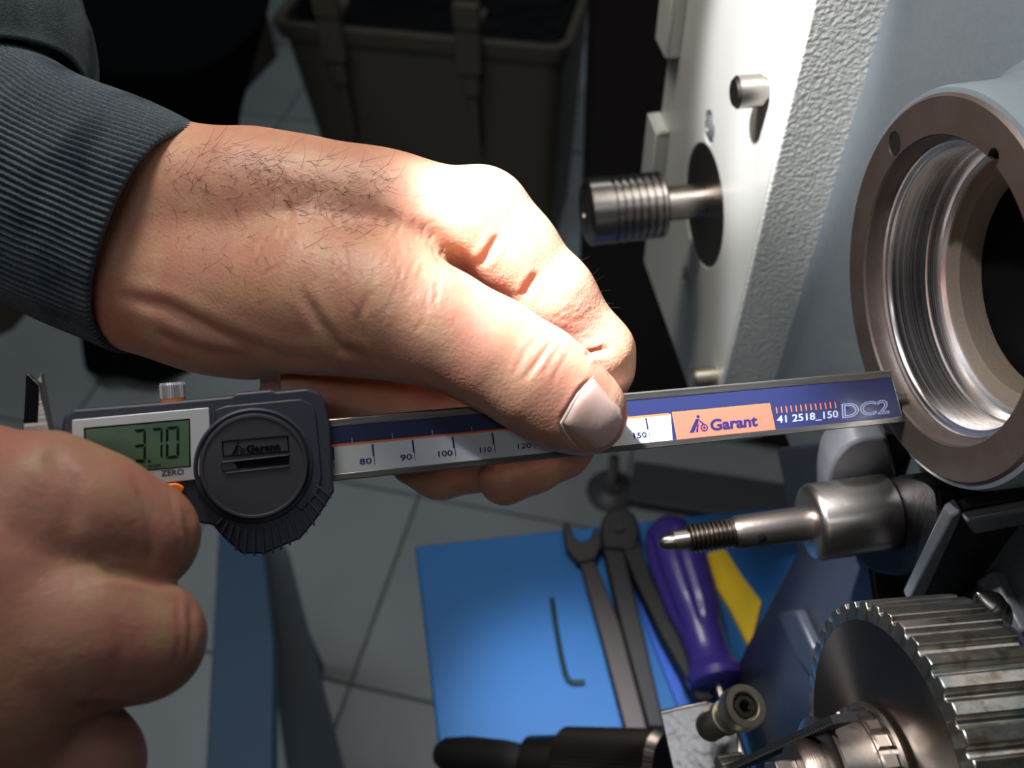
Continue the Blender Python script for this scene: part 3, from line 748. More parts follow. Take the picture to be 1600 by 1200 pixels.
# toothed belt, running from behind the hub to the lower left
PQ = aplane(aG - .014)
belt = empty('toothed_belt', PQ.hit(1210, 1190), 'black toothed belt running from the hub to the bottom edge', 'belt')
bp0, bp1 = PQ.hit(1318, 1118), PQ.hit(1135, 1203)
bf = frame(bp0, bp1 - bp0, A); LB = (bp1 - bp0).length * 1.5
side_ = 1 if (bf.to_3x3() @ Vector((0, 0, 1))).dot(V_) > 0 else -1
put('belt_band', boxg(0, LB, -.0028, .0028, -.0005, .0005), M['rubber'], belt, bf)
tb = []
i = 0
while i * .0021 < LB:
    tb.append(boxg(i * .0021, i * .0021 + .0011, -.0028, .0028, *(sorted((-side_ * .0005, -side_ * .0014))))); i += 1
put('belt_teeth', cat(*tb), M['rubber'], belt, bf)
c_ = PQ.hit(1145, 1212)
gp = frame(c_, A, V_)
sp = empty('small_pinion', c_, 'small dark pinion at the bottom edge under the toothed belt', 'gear')
put('pinion_teeth', lathe([(-.004, 0), (-.004, .0068), (.004, .0068), (.004, 0)], 72, rib=lambda a, r, t, k: r * (1 if k % 4 < 2 else .86)), M['gear'], sp, gp, ang=20)
put('pinion_bore', lathe([(-.0046, 0), (-.0046, .003), (-.004, .003)], 24), M['dsteel'], sp, gp)

# ---- set screw and block on the right edge
q0, q1 = W(1527, 926, .272), W(1600, 1018, .285)
ss = empty('set_screw', q1, 'dark pointed set screw at the right edge, behind the toothed wheel', 'screw')
sfm = frame(q0, q1 - q0, V_); Ls = (q1 - q0).length; rs = 25 * .275 / F
put('cone_point', lathe([(0, 0), (.0004, .0010), (.0045, rs * .84), (.0055, rs * .84)], 40), M['steel'], ss, sfm)
put('thread', lathe([(.0050, rs * .8)] + thread(.0055, Ls, rs * 1.08, 7, .0009) + [(Ls + .006, rs)], 48), M['dsteel'], ss, sfm)
cbk = empty('clamp_block', W(1600, 1080, .29), 'grey steel clamp block at the right edge holding the set screw', 'block')
PC = Plane(W(1580, 1040, .290), A, V_)
PC.slab('block_body', [(1572, 1000), (1600, 985), (1700, 985), (1700, 1180), (1640, 1160), (1590, 1050)], -.02, 0, M['lgpaint'], cbk, bevel=.001)
PC.slab('block_edge', [(1549, 1006), (1560, 1000), (1612, 1090), (1660, 1180), (1646, 1185), (1600, 1100)], -.006, .001, M['steel'], cbk, bevel=.0006)

# ---- tensioner bolt on a bent sheet
ts2 = empty('tensioner', W(1110, 1180, .32), 'bright ringed bolt on a shiny bent steel sheet, bottom centre right', 'bolt')
PH = Plane(W(1085, 1150, .325), D2W((1, .1, .15)), D2W((.15, 1, -.25)))
PH.slab('sheet_plate', [(1031, 1112), (1104, 1097), (1150, 1105), (1160, 1260), (1064, 1260)], -.0015, 0, M['sheet'], ts2, bevel=.0004)
PH.slab('sheet_fold', [(1029, 1110), (1106, 1094), (1106, 1099), (1033, 1115)], 0, .003, M['steel'], ts2, bevel=.0004)
c0_, c1_ = W(1112, 1134, .322), W(1165, 1103, .300)
bx_ = frame(c1_, (c0_ - c1_), V_); k3 = .30 / F; Lb = (c0_ - c1_).length
put('outer_ring', lathe([(0, 21 * k3), (-.0004, 23 * k3), (-.0004, 33 * k3), (.0008, 35 * k3), (.0050, 35 * k3), (.0058, 33 * k3), (.0058, 21 * k3)], 72, closed=True), M['brass'], ts2, bx_)
put('socket_head', lathe([(.0014, 9 * k3), (.0004, 10 * k3), (.0004, 16 * k3), (.0012, 18 * k3), (.006, 18 * k3)], 48), M['steel'], ts2, bx_)
put('socket', lathe([(.0012, 9 * k3), (.004, 8 * k3), (.004, 0)], 6), M['hole'], ts2, bx_)
put('spacer', lathe([(.0055, 25 * k3), (.013, 25 * k3), (.0132, 28 * k3), (.0165, 28 * k3), (.017, 24 * k3), (Lb + .002, 24 * k3)], 56), M['brass'], ts2, bx_)

# ---- dark handled tool at the bottom edge
tk = empty('ratchet_handle', W(860, 1200, .48), 'dark tool with knurled steel barrel along the bottom edge', 'tool')
q0, q1 = W(684, 1178, .50), W(1042, 1206, .43)
kf_ = frame(q0, q1 - q0, V_); Lk = (q1 - q0).length; k4 = .47 / F
put('grip', lathe([(0, 0), (.001, 18 * k4), (.006, 27 * k4), (.02, 31 * k4), (Lk * .32, 29 * k4), (Lk * .40, 25 * k4), (Lk * .44, 24 * k4)], 48), M['rubber'], tk, kf_)
put('ferrule', lathe([(Lk * .42, 25 * k4), (Lk * .44, 38 * k4), (Lk * .58, 42 * k4), (Lk * .60, 42 * k4)], 64), M['dsteel'], tk, kf_)
put('knurled_barrel', lathe([(Lk * .59, 50 * k4), (Lk * .60, 54 * k4), (Lk * .97, 58 * k4), (Lk, 52 * k4), (Lk, 0)], 120, rib=lambda a, r, t, k: r * (1 if k % 2 else .965)), M['dsteel'], tk, kf_, ang=15)

# ================================================================== THE CALIPER
P1, P2 = W(517, 704, .2240), W(1400, 620, .2655)
ex = (P2 - P1).normalized(); upc = D2W((0.02, 1, 0)); 
BP = Plane(P1, ex, upc)                       # front face of the beam; n towards the viewer
cal = empty('digital_caliper', BP.hit(960, 700) - BP.n * .003, 'digital caliper with navy beam, black slider and green display, held in both hands', 'caliper')
bl = BP.poly([(60, 712), (1392, 577.5), (1415, 660.5), (70, 800)])
# straight beam: constant width
va = BP.loc(517, 656.5)[1]; vb = BP.loc(521, 751.5)[1]; vc = BP.loc(1392, 577.5)[1]; vd = BP.loc(1415, 660.5)[1]
vt, vbm = (va + vc) / 2, (vb + vd) / 2
x1t, x1b = BP.loc(1392, 577.5)[0], BP.loc(1415, 660.5)[0]; x0 = BP.loc(70, 760)[0]
put('beam', prism([(x0, vbm), (x1b, vbm), (x1t, vt), (x0, vt)], -.0035, -.0002), M['beam'], cal, BP.m, bevel=.0003)
put('beam_edge', cat(prism([(x0, vt - .0019), (x1t + .0004, vt - .0019), (x1t, vt - .0002), (x0, vt - .0002)], -.0003, 0),
                     prism([(x0, vbm + .0002), (x1b, vbm + .0002), (x1b - .0004, vbm + .0017), (x0, vbm + .0017)], -.0003, 0)), M['beam'], cal, BP.m, bevel=.00008)
def vv(y0, x, y): return BP.loc(x, y)[1]
lt = vt - .0019; lb = vbm + .0017                # label between the two ground edges
xo = lambda x, y: BP.loc(x, y)[0]
vo = (vv(0, 519, 697.5) + vv(0, 797, 670) + vv(0, 1044, 645)) / 3
xe = x1b - .0010; xte = x1t + .0001
put('scale_label', prism([(x0 + .02, lb), (xe, lb), (xte, lt), (x0 + .02, lt)], -.0002, -.00012), M['navy'], cal, BP.m, smooth=False)
lab = bpy.data.objects['scale_label']
def strip(name, xa, xb, v0, v1, m, t=0, sl=0, thick=.00004):
    return put(name, prism([(xa, v0), (xb, v0), (xb - sl, v1), (xa - sl, v1)], -.00012 + t, -.00012 + t + thick), m, lab, BP.m, smooth=False)
strip('white_band', x0 + .02, xo(1051, 687.6), lb, vo - .0001, M['pwhite'], sl=.0000)
strip('orange_line', x0 + .02, xo(1045, 645), vo - .0003, vo + .00018, M['porange'], t=.00004)
ob = [BP.loc(*q) for q in ((1058, 687), (1212, 672), (1203, 629.5), (1050, 644.5))]
vb0 = lb; vb1 = (ob[2][1] + ob[3][1]) / 2
def quad(name, pts, t, m, th=.00004): return put(name, prism(pts, -.00012 + t, -.00012 + t + th), m, lab, BP.m, smooth=False)
quad('orange_panel', [(ob[0][0], vb0), (ob[1][0], vb0), (ob[2][0], vb1), (ob[3][0], vb1)], .00004, M['porange'])
ins = .00022
quad('orange_panel', [(ob[0][0] + ins, vb0 + ins * 0), (ob[1][0] - ins * 1.2, vb0), (ob[2][0] - ins, vb1 - ins), (ob[3][0] + ins * 1.4, vb1 - ins)], .00008, M['psalmon'])
tq = [((520.5, 699), (521.5, 731)), ((582, 694), (585, 726)), ((644.7, 687.5), (648, 719)), ((707, 682), (711.5, 713)), ((769, 675.6), (773.5, 707)), ((831, 670), (835, 701)), ((892, 664), (896, 694)), ((951, 658), (955, 688)), ((1009, 653), (1014.5, 683))]
for a, b in tq:
    (ua, wa), (ub, wb) = BP.loc(*a), BP.loc(*b); mid = (ua * .4 + ub * .6, wa * .4 + wb * .6)
    h = .00022
    quad('tick', [(mid[0] - h, mid[1]), (mid[0] + h, mid[1]), (ua + h, wa), (ua - h, wa)], .00008, M['navyb'])
    quad('tick', [(ub - .00001, wb), (ub + .00014, wb), (mid[0] + h, mid[1]), (mid[0] + h - .00014, mid[1])], .00008, M['navyb'])
for x, ya, yb in ((549.4, 683, 692), (612.5, 677, 686), (675, 671.5, 680), (736.5, 666, 675), (799, 660, 669), (860, 654, 663)):
    u, wa = BP.loc(x, ya); _, wb = BP.loc(x, yb); quad('tick', [(u, wb), (u + .00013, wb), (u + .00010, wa), (u - .00003, wa)], .00004, M['pale'])
BL_ = BP.off(-.00012)
for s, p0, p1, h in (('80', (562, 725.5), (581, 723.6), 9), ('90', (625.6, 719.3), (644, 717.5), 9), ('100', (685, 713.5), (707, 711.3), 9), ('110', (750, 707.5), (768, 705.6), 8.5), ('120', (809, 701.5), (830, 699.3), 8.5), ('150', (990, 684.7), (1010, 682.6), 8.5)):
    lettering(BL_, s, p0, p1, h, M['navyb'], lab, .00008, name='scale_number', offset=.01)
lettering(BL_, 'Garant', (1110, 672.5), (1183.5, 664.8), 17.5, M['navyb'], lab, .00012, offset=.035)
lettering(BL_, '41 2518_150', (1214.5, 661), (1309.5, 651.8), 11.5, M['pale'], lab, .00004, offset=.008)
lettering(BL_, 'DC2', (1316, 652.5), (1389.5, 645), 22, M['pale'], lab, .00004, outline=.021)
def circ(cx, cy, r, n=20): return [(cx + r * math.cos(t), cy + r * math.sin(t)) for t in np.linspace(0, 2 * math.pi, n, endpoint=False)]
def emblem(pl, ox, oy, s, m, parent, t, rot=0):
    """walking figure pushing a wheel"""
    def T(x, y): 
        c, q = math.cos(rot), math.sin(rot); return (ox + s * (x * c - y * q), oy - s * (x * q + y * c))
    def pg(pts): return prism([pl.loc(*T(*p)) for p in pts], t, t + .00005)
    parts = [pg([(-15, -12), (-8, -12), (-3, -3), (1, 3), (0, 9), (-3, 9)]), pg([(-5, -12), (-1, -12), (0, -3), (2, 1), (-2, -2)]), pg([(-1, 8), (1, 9), (9, 1), (7.5, -1)]), pg(circ(1, 12.5, 2.6))]
    for k in range(20):
        a0, a1 = 2 * math.pi * k / 20, 2 * math.pi * (k + 1) / 20
        parts.append(pg([(9 + 6.2 * math.cos(a0), -6 + 6.2 * math.sin(a0)), (9 + 6.2 * math.cos(a1), -6 + 6.2 * math.sin(a1)), (9 + 4.4 * math.cos(a1), -6 + 4.4 * math.sin(a1)), (9 + 4.4 * math.cos(a0), -6 + 4.4 * math.sin(a0))]))
    for k in range(3):
        a0 = k * math.pi / 3 + .3; dx, dy = math.cos(a0), math.sin(a0)
        parts.append(pg([(9 + 4.6 * dx - .5 * dy, -6 + 4.6 * dy + .5 * dx), (9 - 4.6 * dx - .5 * dy, -6 - 4.6 * dy + .5 * dx), (9 - 4.6 * dx + .5 * dy, -6 - 4.6 * dy - .5 * dx), (9 + 4.6 * dx + .5 * dy, -6 + 4.6 * dy - .5 * dx)]))
    return put('emblem', cat(*parts), m, parent, pl.m, smooth=False)
emblem(BL_, 1090.5, 663, .98, M['navyb'], lab, .00012, rot=.10)
rg = []
for k in range(16):
    a0, a1 = 2 * math.pi * k / 16, 2 * math.pi * (k + 1) / 16
    rg.append(prism([BL_.loc(1187.3 + r * math.cos(a), 655 + r * math.sin(a)) for r, a in ((3.3, a0), (3.3, a1), (2.6, a1), (2.6, a0))], .00012, .00016))
put('registered_mark', cat(*rg), M['porange'], lab, BL_.m, smooth=False)
lettering(BL_, 'R', (1186, 657), (1188.8, 656.8), 3.8, M['porange'], lab, .00012, name='registered_mark')
for i in range(13):
    x = 1213.6 + (1305.3 - 1213.6) * i / 12; y = 641 - 8.3 * i / 12
    (u, wa), (u2, wb) = BP.loc(x - .6, y - 4.8), BP.loc(x + 1, y + 4.8)
    quad('tick', [(u2 - .00014, wb), (u2 + .00014, wb), (u + .00014, wa), (u - .00014, wa)], .00004, M['porange'])
# depth rod
rd0, rd1 = BP.loc(1385, 622), BP.loc(1421, 619)
put('depth_rod', boxg(rd0[0], rd1[0], rd1[1] - .0008, rd1[1] + .0008, -.0028, -.0008), M['dsteel'], cal, BP.m, bevel=.0002)
# slider
SP = BP.off(.0055)                            # front face of the slider
sl_out = [(96, 668), (99, 652), (114, 640), (252, 629), (362, 619), (368, 614), (424, 609), (431, 612), (480, 607), (499, 614), (508, 628), (517, 665), (521, 756), (523, 767), (499, 806), (470, 842), (413, 866), (378, 866), (350, 841), (332, 821), (308, 817), (252, 800), (105, 790), (97, 770)]
slid = SP.slab('slider_body', rounded(sl_out, 3, 3), -.0125, 0, M['body'], cal, bevel=.0012)
SP.slab('slider_cheek', rounded([(335, 640), (352, 634), (470, 623), (485, 630), (494, 645), (503, 745), (497, 770), (470, 800), (445, 770), (340, 690)], 6, 4), -.0002, .0005, M['body'], cal, bevel=.0005)
bez = SP.slab('display_bezel', rounded([(113, 656), (326.5, 636.5), (328.5, 668), (318, 690), (312, 715), (315, 735), (311, 749), (259, 754), (114, 768)], 2, 2), -.0002, .0006, M['bezel'], cal, bevel=.00025)
SB = SP.off(.0006)
SB.slab('display_frame', [(131, 668.5), (297, 653.8), (298.3, 729.5), (132.5, 744)], -.0003, .00005, M['debos'], bez)
lcd = SB.slab('display', [(134, 671), (295, 656.5), (296, 728), (135, 742)], -.0001, .00012, M['lcd'], bez)
SL = SB.off(.00012)
def seg7(segs, x0_, y0_, w_, h_, sh_=.0, ry=-.09):
    def T(x, y): return SL.loc(x0_ + x * w_ + sh_ * y, y0_ + y * h_ + x * w_ * ry)
    t = .13; g = .02
    S7 = {'a': [(.06, 0), (.94, 0), (.75, .09), (.25, .09)], 'g': [(.1, .5), (.25, .455), (.75, .455), (.9, .5), (.75, .545), (.25, .545)], 'd': [(.25, .91), (.75, .91), (.94, 1), (.06, 1)],
          'f': [(0, .03), (.2, .11), (.2, .43), (0, .485)], 'b': [(1, .03), (1, .485), (.8, .43), (.8, .11)], 'e': [(0, .515), (.2, .57), (.2, .89), (0, .97)], 'c': [(1, .515), (1, .97), (.8, .89), (.8, .57)]}
    return cat(*[prism([T(*p) for p in S7[c]], 0, .00005) for c in segs])
put('digit', seg7('abgcd', 208.5, 671.5, 19.5, 52), M['lcdk'], lcd, SL.m, smooth=False)
put('digit', seg7('abc', 237, 669.2, 17, 50), M['lcdk'], lcd, SL.m, smooth=False)
put('digit', seg7('abcdef', 259, 667.3, 21, 50), M['lcdk'], lcd, SL.m, smooth=False)
put('digit', prism([SL.loc(*p) for p in ((231.5, 719), (235, 718.7), (235, 722.3), (231.5, 722.6))], 0, .00005), M['lcdk'], lcd, SL.m, smooth=False)
lettering(SL, 'mm', (233, 731.7), (251, 730), 5.6, M['lcdk'], lcd, 0, cap=.53)
lettering(SB, 'ZERO', (252, 743.8), (287.5, 740.8), 8.8, M['ink'], bez, 0, offset=.015)
lettering(SB, 'ON/OFF', (186, 749.6), (233, 745.6), 8.8, M['ink'], bez, 0, offset=.015)
# buttons
SP.slab('button', rounded([(236, 757), (278, 754), (288, 760), (288, 767), (278, 771.5), (240, 774)], 4, 4), -.0002, .0014, M['orange'], cal, bevel=.0005)
SP.slab('button', rounded([(160, 762), (205, 759), (208, 774), (165, 778)], 4, 4), -.0002, .0014, M['orange'], cal, bevel=.0005)
# dial (battery cover)
dc = SP.loc(397.5, 727.5); kd = (SP.hit(397.5, 727.5) - CAM).dot(D2W((0, 0, -1))) / F
dm = SP.m @ Matrix.Translation((dc[0], dc[1], 0)); dm = frame(dm.translation, SP.n, SP.m.to_3x3() @ Vector((0, 1, 0)))
Rd = 82 * kd
dial = put('battery_cover', lathe([(0, Rd * 1.0), (.0018, Rd * .995), (.0024, Rd * .97), (.0024, Rd * .93), (.0021, Rd * .915), (.0021, 0)], 120), M['body2'], cal, dm)
put('dial_well', lathe([(-.0002, Rd * 1.12), (.0006, Rd * 1.10), (.0009, Rd * 1.06), (.0006, Rd * 1.015), (0, Rd * 1.01)], 120), M['body'], cal, dm)
SD = SP.off(.0021)
def rframe(pts, wpx, t0, t1):
    a, b, c, d = [Vector(p) for p in pts]
    def lerp(p, q, w_): return p + (q - p).normalized() * w_
    inn = [lerp(lerp(a, b, wpx), lerp(d, c, wpx), wpx), lerp(lerp(b, a, wpx), lerp(c, d, wpx), wpx), lerp(lerp(c, d, wpx), lerp(b, a, wpx), wpx), lerp(lerp(d, c, wpx), lerp(a, b, wpx), wpx)]
    o4 = [a, b, c, d]; gs = []
    for i in range(4):
        j = (i + 1) % 4; gs.append(prism([SD.loc(*o4[i]), SD.loc(*o4[j]), SD.loc(*inn[j]), SD.loc(*inn[i])], t0, t1))
    return cat(*gs)
put('plate_frame', rframe([(346, 689), (450, 680), (452, 706), (348, 714)], 2.0, -.0001, .0002), M['debos'], dial, SD.m, smooth=False)
emblem(SD, 372, 701, .72, M['debos'], dial, .0, rot=.09)
lettering(SD, 'Garant', (385, 707), (438, 702.3), 11.5, M['debos'], dial, 0, thick=.00035, offset=.035)
SD.slab('slot', [(346, 723), (452, 711.5), (452, 725), (346, 735)], -.0001, .00006, M['debos'], dial)
SD.slab('slot_ramp', [(347, 721), (366, 722), (372, 732), (347, 735)], -.0001, .0003, M['body2'], dial, bevel=.0001)
SD.slab('slot_ridge', [(346, 721), (452, 709.5), (452, 712), (346, 724)], 0, .0007, M['body2'], dial, bevel=.0002)
SD.slab('slot_ridge', [(352, 738), (452, 727), (452, 730), (352, 741)], 0, .0004, M['body2'], dial, bevel=.0002)
# grip ribs of the thumb rest
outer = [(338, 822), (346, 836), (357, 849), (369, 861), (383, 868), (398, 870), (413, 868), (427, 865), (440, 860), (454, 853), (468, 845), (480, 833), (492, 822), (501, 806), (510, 792), (518, 779)]
for x, y in outer:
    a = np.array((x, y), float); cxy = np.array((397.5 + (x - 397.5) * .30, 727.5)); x -= .5; y -= 1.5
    xin = 397.5 + (x - 397.5) * .80; yin = 727.5 + math.sqrt(max(98 ** 2 - (xin - 397.5) ** 2, 30 ** 2))
    yin = min(yin, y - 12)
    p0 = SP.loc(xin, yin); p1 = SP.loc(x, y); d = (Vector(p1) - Vector(p0)).normalized(); nrm = Vector((-d.y, d.x)) * .00028
    put('grip_rib', prism([(p0[0] - nrm.x, p0[1] - nrm.y), (p1[0] - nrm.x, p1[1] - nrm.y), (p1[0] + nrm.x, p1[1] + nrm.y), (p0[0] + nrm.x, p0[1] + nrm.y)], -.0115, .0006), M['body'], slid, SP.m, bevel=.0002)
# lock screw
kl = kd; c0 = SP.off(-.006).hit(271.5, 630); up3 = (SP.m.to_3x3() @ Vector((0, 1, 0)))
lk = frame(c0, up3, SP.n)
put('lock_collar', lathe([(-.002, 19 * kl), (.0011, 19 * kl), (.0012, 0)], 48), M['orange'], cal, lk)
put('lock_knob', lathe([(.0011, 18 * kl), (.0012, 20 * kl), (.0042, 20 * kl), (.0048, 18 * kl), (.0048, 0)], 108, rib=lambda a, r, t, k: r * (1 if k % 3 else .93)), M['knob'], cal, lk, ang=15)
# jaws
PJ = BP.off(-.0005)
PJ.slab('outer_jaw', [(35, 800), (35, 672), (39, 655), (42, 586), (44, 585), (61, 602), (64, 618), (82, 690), (100, 700), (100, 800)], -.003, 0, M['beam'], cal, bevel=.0002)
PJ.slab('jaw_bevel', [(42, 585), (43, 585), (61, 603), (58, 660), (38, 661)], 0, .0006, M['debos'], cal)
PJ.off(-.0035).slab('inner_jaw', [(30, 800), (34, 672), (40, 630), (64, 583), (67, 600), (84, 690), (84, 800)], -.003, 0, M['beam'], cal, bevel=.0002)

# ================================================================== THE PERSON
person = empty('person', W(0, 700, .30), 'person in a grey ribbed sleeve, holding the caliper with both hands', 'person')
d0 = .2345
wrist = [(170, 318, .262, 100), (270, 312, .256, 106), (400, 325, .252, 108), (500, 336, .250, 100), (600, 341, .248, 90), (690, 345, .246, 80)]
wrist2 = [(150, 392, .262, 95), (230, 432, .256, 106), (330, 470, .252, 100), (400, 500, .250, 88)]
mid = [(300, 390, .258, 108), (480, 420, .258, 105), (640, 420, .262, 90)]
thenar = [(380, 455, .246, 110), (500, 466, .238, 108), (600, 482, .232, 97), (690, 515, .228, 88)]
thumb = [(690, 513, .228, 88), (765, 550, .227, 84), (835, 592, .2265, 82), (880, 625, .2275, 76), (915, 645, .2285, 66)]
index = [(690, 345, .246, 78), (752, 338, .243, 72), (800, 390, .245, 68), (865, 462, .248, 62), (935, 550, .253, 53), (938, 576, .256, 51)]
index2 = [(938, 576, .256, 51), (915, 650, .265, 46), (878, 702, .266, 45)]
index3 = [(878, 702, .266, 45), (835, 727, .263, 42), (789, 747, .262, 43)]
middle = [(640, 400, .265, 75), (760, 440, .272, 62), (865, 590, .284, 52), (800, 690, .284, 46), (740, 722, .279, 44), (688, 733, .275, 44), (645, 722, .274, 36)]
ring = [(560, 430, .280, 75), (740, 560, .283, 54), (765, 640, .275, 48)]
ringb = [(765, 640, .275, 48), (680, 650, .268, 46), (575, 640, .263, 46)]
ringc = [(575, 640, .263, 46), (500, 628, .261, 47), (448, 612, .260, 42)]
pinky = [(420, 460, .284, 70), (560, 560, .300, 48), (620, 640, .296, 42), (540, 640, .285, 40), (470, 640, .280, 38)]
knob = [(745, 325, .243, 58), (765, 335, .243, 56)]
palm = chain(wrist) + chain(wrist2) + chain(mid)
groups = [[(.010, palm), (.009, chain(thenar)), (.004, chain(thumb))],
          [(.010, palm), (.004, chain(index)), (.002, chain(index2)), (.002, chain(index3)), (.003, chain(knob))],
          [(.010, chain(mid)), (.004, chain(middle))],
          [(.006, chain(mid)), (.004, chain(ring)), (.002, chain(ringb)), (.0012, chain(ringc))],
          [(.006, chain(mid)), (.004, chain(pinky))]]
HV, HQ = sdf_mesh(groups, None, .00062)
HQ = orient(HV, HQ, None)
cre = [([(640, 345), (675, 372), (705, 402), (735, 428)], 1.0, 12),
       ([(782, 365), (766, 390), (750, 415)], .6, 6), ([(842, 425), (826, 448), (818, 466)], .6, 6),
       ([(955, 545), (930, 550), (915, 554)], .6, 5), ([(865, 530), (840, 565), (818, 596)], .55, 3.5), ([(880, 535), (862, 560), (848, 590)], .3, 2.5), ([(845, 520), (820, 550), (800, 590)], .25, 3), ([(892, 545), (876, 572), (862, 600)], .2, 2.5),
       ([(470, 450), (495, 500), (530, 545), (575, 560)], .8, 8), ([(180, 460), (260, 480), (350, 525), (440, 560), (520, 568)], 1.0, 10), ([(240, 520), (310, 548), (400, 560)], .6, 8),
       ([(440, 338), (475, 315), (510, 290)], .22, 9), ([(560, 320), (620, 350), (660, 385)], .4, 10), ([(578, 455), (560, 500), (575, 545)], .35, 6),
       ([(926, 590), (905, 612), (888, 640), (876, 660)], .7, 3.5), ([(876, 660), (888, 684), (908, 704)], .5, 3)]
rs_ = random.Random(3)
for i in range(150):                                 # fine wrinkles over the thumb base, mostly across the thumb
    x = rs_.uniform(400, 700); y = 330 + (x - 400) * .30 + rs_.uniform(-75, 95); L_ = rs_.uniform(10, 30); an = R(rs_.gauss(105, 22))
    cre.append(([(x, y), (x + L_ * math.cos(an) * .5 + rs_.uniform(-3, 3), y + L_ * .5 * math.sin(an)), (x + L_ * math.cos(an), y + L_ * math.sin(an))], rs_.uniform(.10, .22), rs_.uniform(2.0, 3.2)))
for i in range(26):
    x = rs_.uniform(860, 950); y = 470 + (x - 860) * .8 + rs_.uniform(-30, 30); L_ = rs_.uniform(10, 26); an = R(rs_.gauss(-20, 25))
    cre.append(([(x, y), (x + L_ * math.cos(an), y + L_ * math.sin(an))], .10, 2.0))
HV = carve(HV, HQ, cre)
hw = to_world(HV)
def put_np(name, V, Q, m, parent, **kw):
    c = (V.min(0) + V.max(0)) / 2; mt = Matrix.Translation(Vector(c))
    me = bpy.data.meshes.new(name); me.from_pydata((V - c).tolist(), [], Q.tolist()); me.materials.append(m); me.shade_smooth()
    o = bpy.data.objects.new(name, me); COL.objects.link(o); WM[o.name] = mt
    o.parent = parent; o.matrix_basis = WM[parent.name].inverted() @ mt
    s = o.modifiers.new('sub', 'SUBSURF'); s.levels = 0; s.render_levels = 0
    return props(o, **kw)
hand = put_np('hand', hw, HQ, M['skin'], person, label='brightly lit hand pinching the caliper beam between thumb and fingers')
bvh = BVHTree.FromPolygons([Vector(v) for v in hw], HQ.tolist())
def surf(px, py, b=None):
    d = (W(px, py, 1) - CAM).normalized(); r = (b or bvh).ray_cast(CAM, d); return r[0], r[1]
def inside(p, poly):
    x, y = p; c = False
    for i in range(len(poly)):
        (x1, y1), (x2, y2) = poly[i], poly[i - 1]
        if (y1 > y) != (y2 > y) and x < (x2 - x1) * (y - y1) / (y2 - y1) + x1: c = not c
    return c
def nail(center, corners, m, parent, lift, th, arch, rows=18, cols=18, name='nail', b=None):
    """shell over the finger tip: corners base-left, base-right, tip-right, tip-left (image) with bowed edges"""
    BLc, BRc, TRc, TLc = [Vector(c) for c in corners]
    V, T = [], []
    for i in range(rows + 1):
        v = i / rows
        for j in range(cols + 1):
            u = j / cols
            p = BLc.lerp(BRc, u).lerp(TLc.lerp(TRc, u), v)
            bow = 4 * u * (1 - u); ax = ((TLc + TRc) / 2 - (BLc + BRc) / 2)
            p = p + ax * (bow * (v * arch[1] - (1 - v) * arch[0]))
            pos, n = surf(p.x, p.y, b)
            if pos is None: pos, n = T[-1] if T else (W(p.x, p.y, .23), -D2W((0, 0, -1)))
            if n.dot(CAM - pos) < 0: n = -n
            T.append((pos, n))
    G = np.array([t[0] for t in T]).reshape(rows + 1, cols + 1, 3)
    for _ in range(6):                               # relax so the plate is smoother than the skin below
        G2 = G.copy(); G2[1:-1, 1:-1] = (G[:-2, 1:-1] + G[2:, 1:-1] + G[1:-1, :-2] + G[1:-1, 2:]) / 4; G = G2
    nm = sum((t[1] for t in T), Vector()) / len(T); nm.normalize()
    V = []
    for i in range(rows + 1):
        for j in range(cols + 1):
            nn_ = (T[i * (cols + 1) + j][1] + nm).normalized(); e = min(1, min(i, j, cols - j) / 2.0)
            V.append(Vector(G[i, j]) + nn_ * (lift * (.25 + .75 * e)))
    N = len(V); V += [v - nm * th for v in V]; Fs = []
    for i in range(rows):
        for j in range(cols):
            a = i * (cols + 1) + j; Fs += [(a, a + 1, a + cols + 2, a + cols + 1), (N + a, N + a + cols + 1, N + a + cols + 2, N + a + 1)]
    ring_ = [j for j in range(cols + 1)] + [i * (cols + 1) + cols for i in range(1, rows + 1)] + [rows * (cols + 1) + j for j in range(cols - 1, -1, -1)] + [i * (cols + 1) for i in range(rows - 1, 0, -1)]
    for a, b_ in zip(ring_, ring_[1:] + ring_[:1]): Fs.append((a, N + a, N + b_, b_))
    return put(name, (V, Fs), m, parent, ang=60)
nail(None, [(878, 662), (927, 592), (970, 640), (930, 700)], M['nail'], hand, .0006, .0008, (.10, .22))
cpx = [(928, 588), (914, 603), (902, 617), (892, 633), (884, 648), (877, 661), (882, 674), (890, 686), (900, 697)]
q = []
for x, y in cpx:
    pos, n = surf(x, y)
    if pos: q.append(pos + (CAM - pos).normalized() * .0001)
put('cuticle', tube(q, [.0001, .0003, .00038, .0004, .0004, .00035, .0003, .00025, .0001][:len(q)], 6), M['cuticle'], hand)
nail(None, [(438, 625), (434, 580), (410, 582), (409, 604)], M['nail2'], hand, .0004, .0006, (.1, .1), 8, 8)
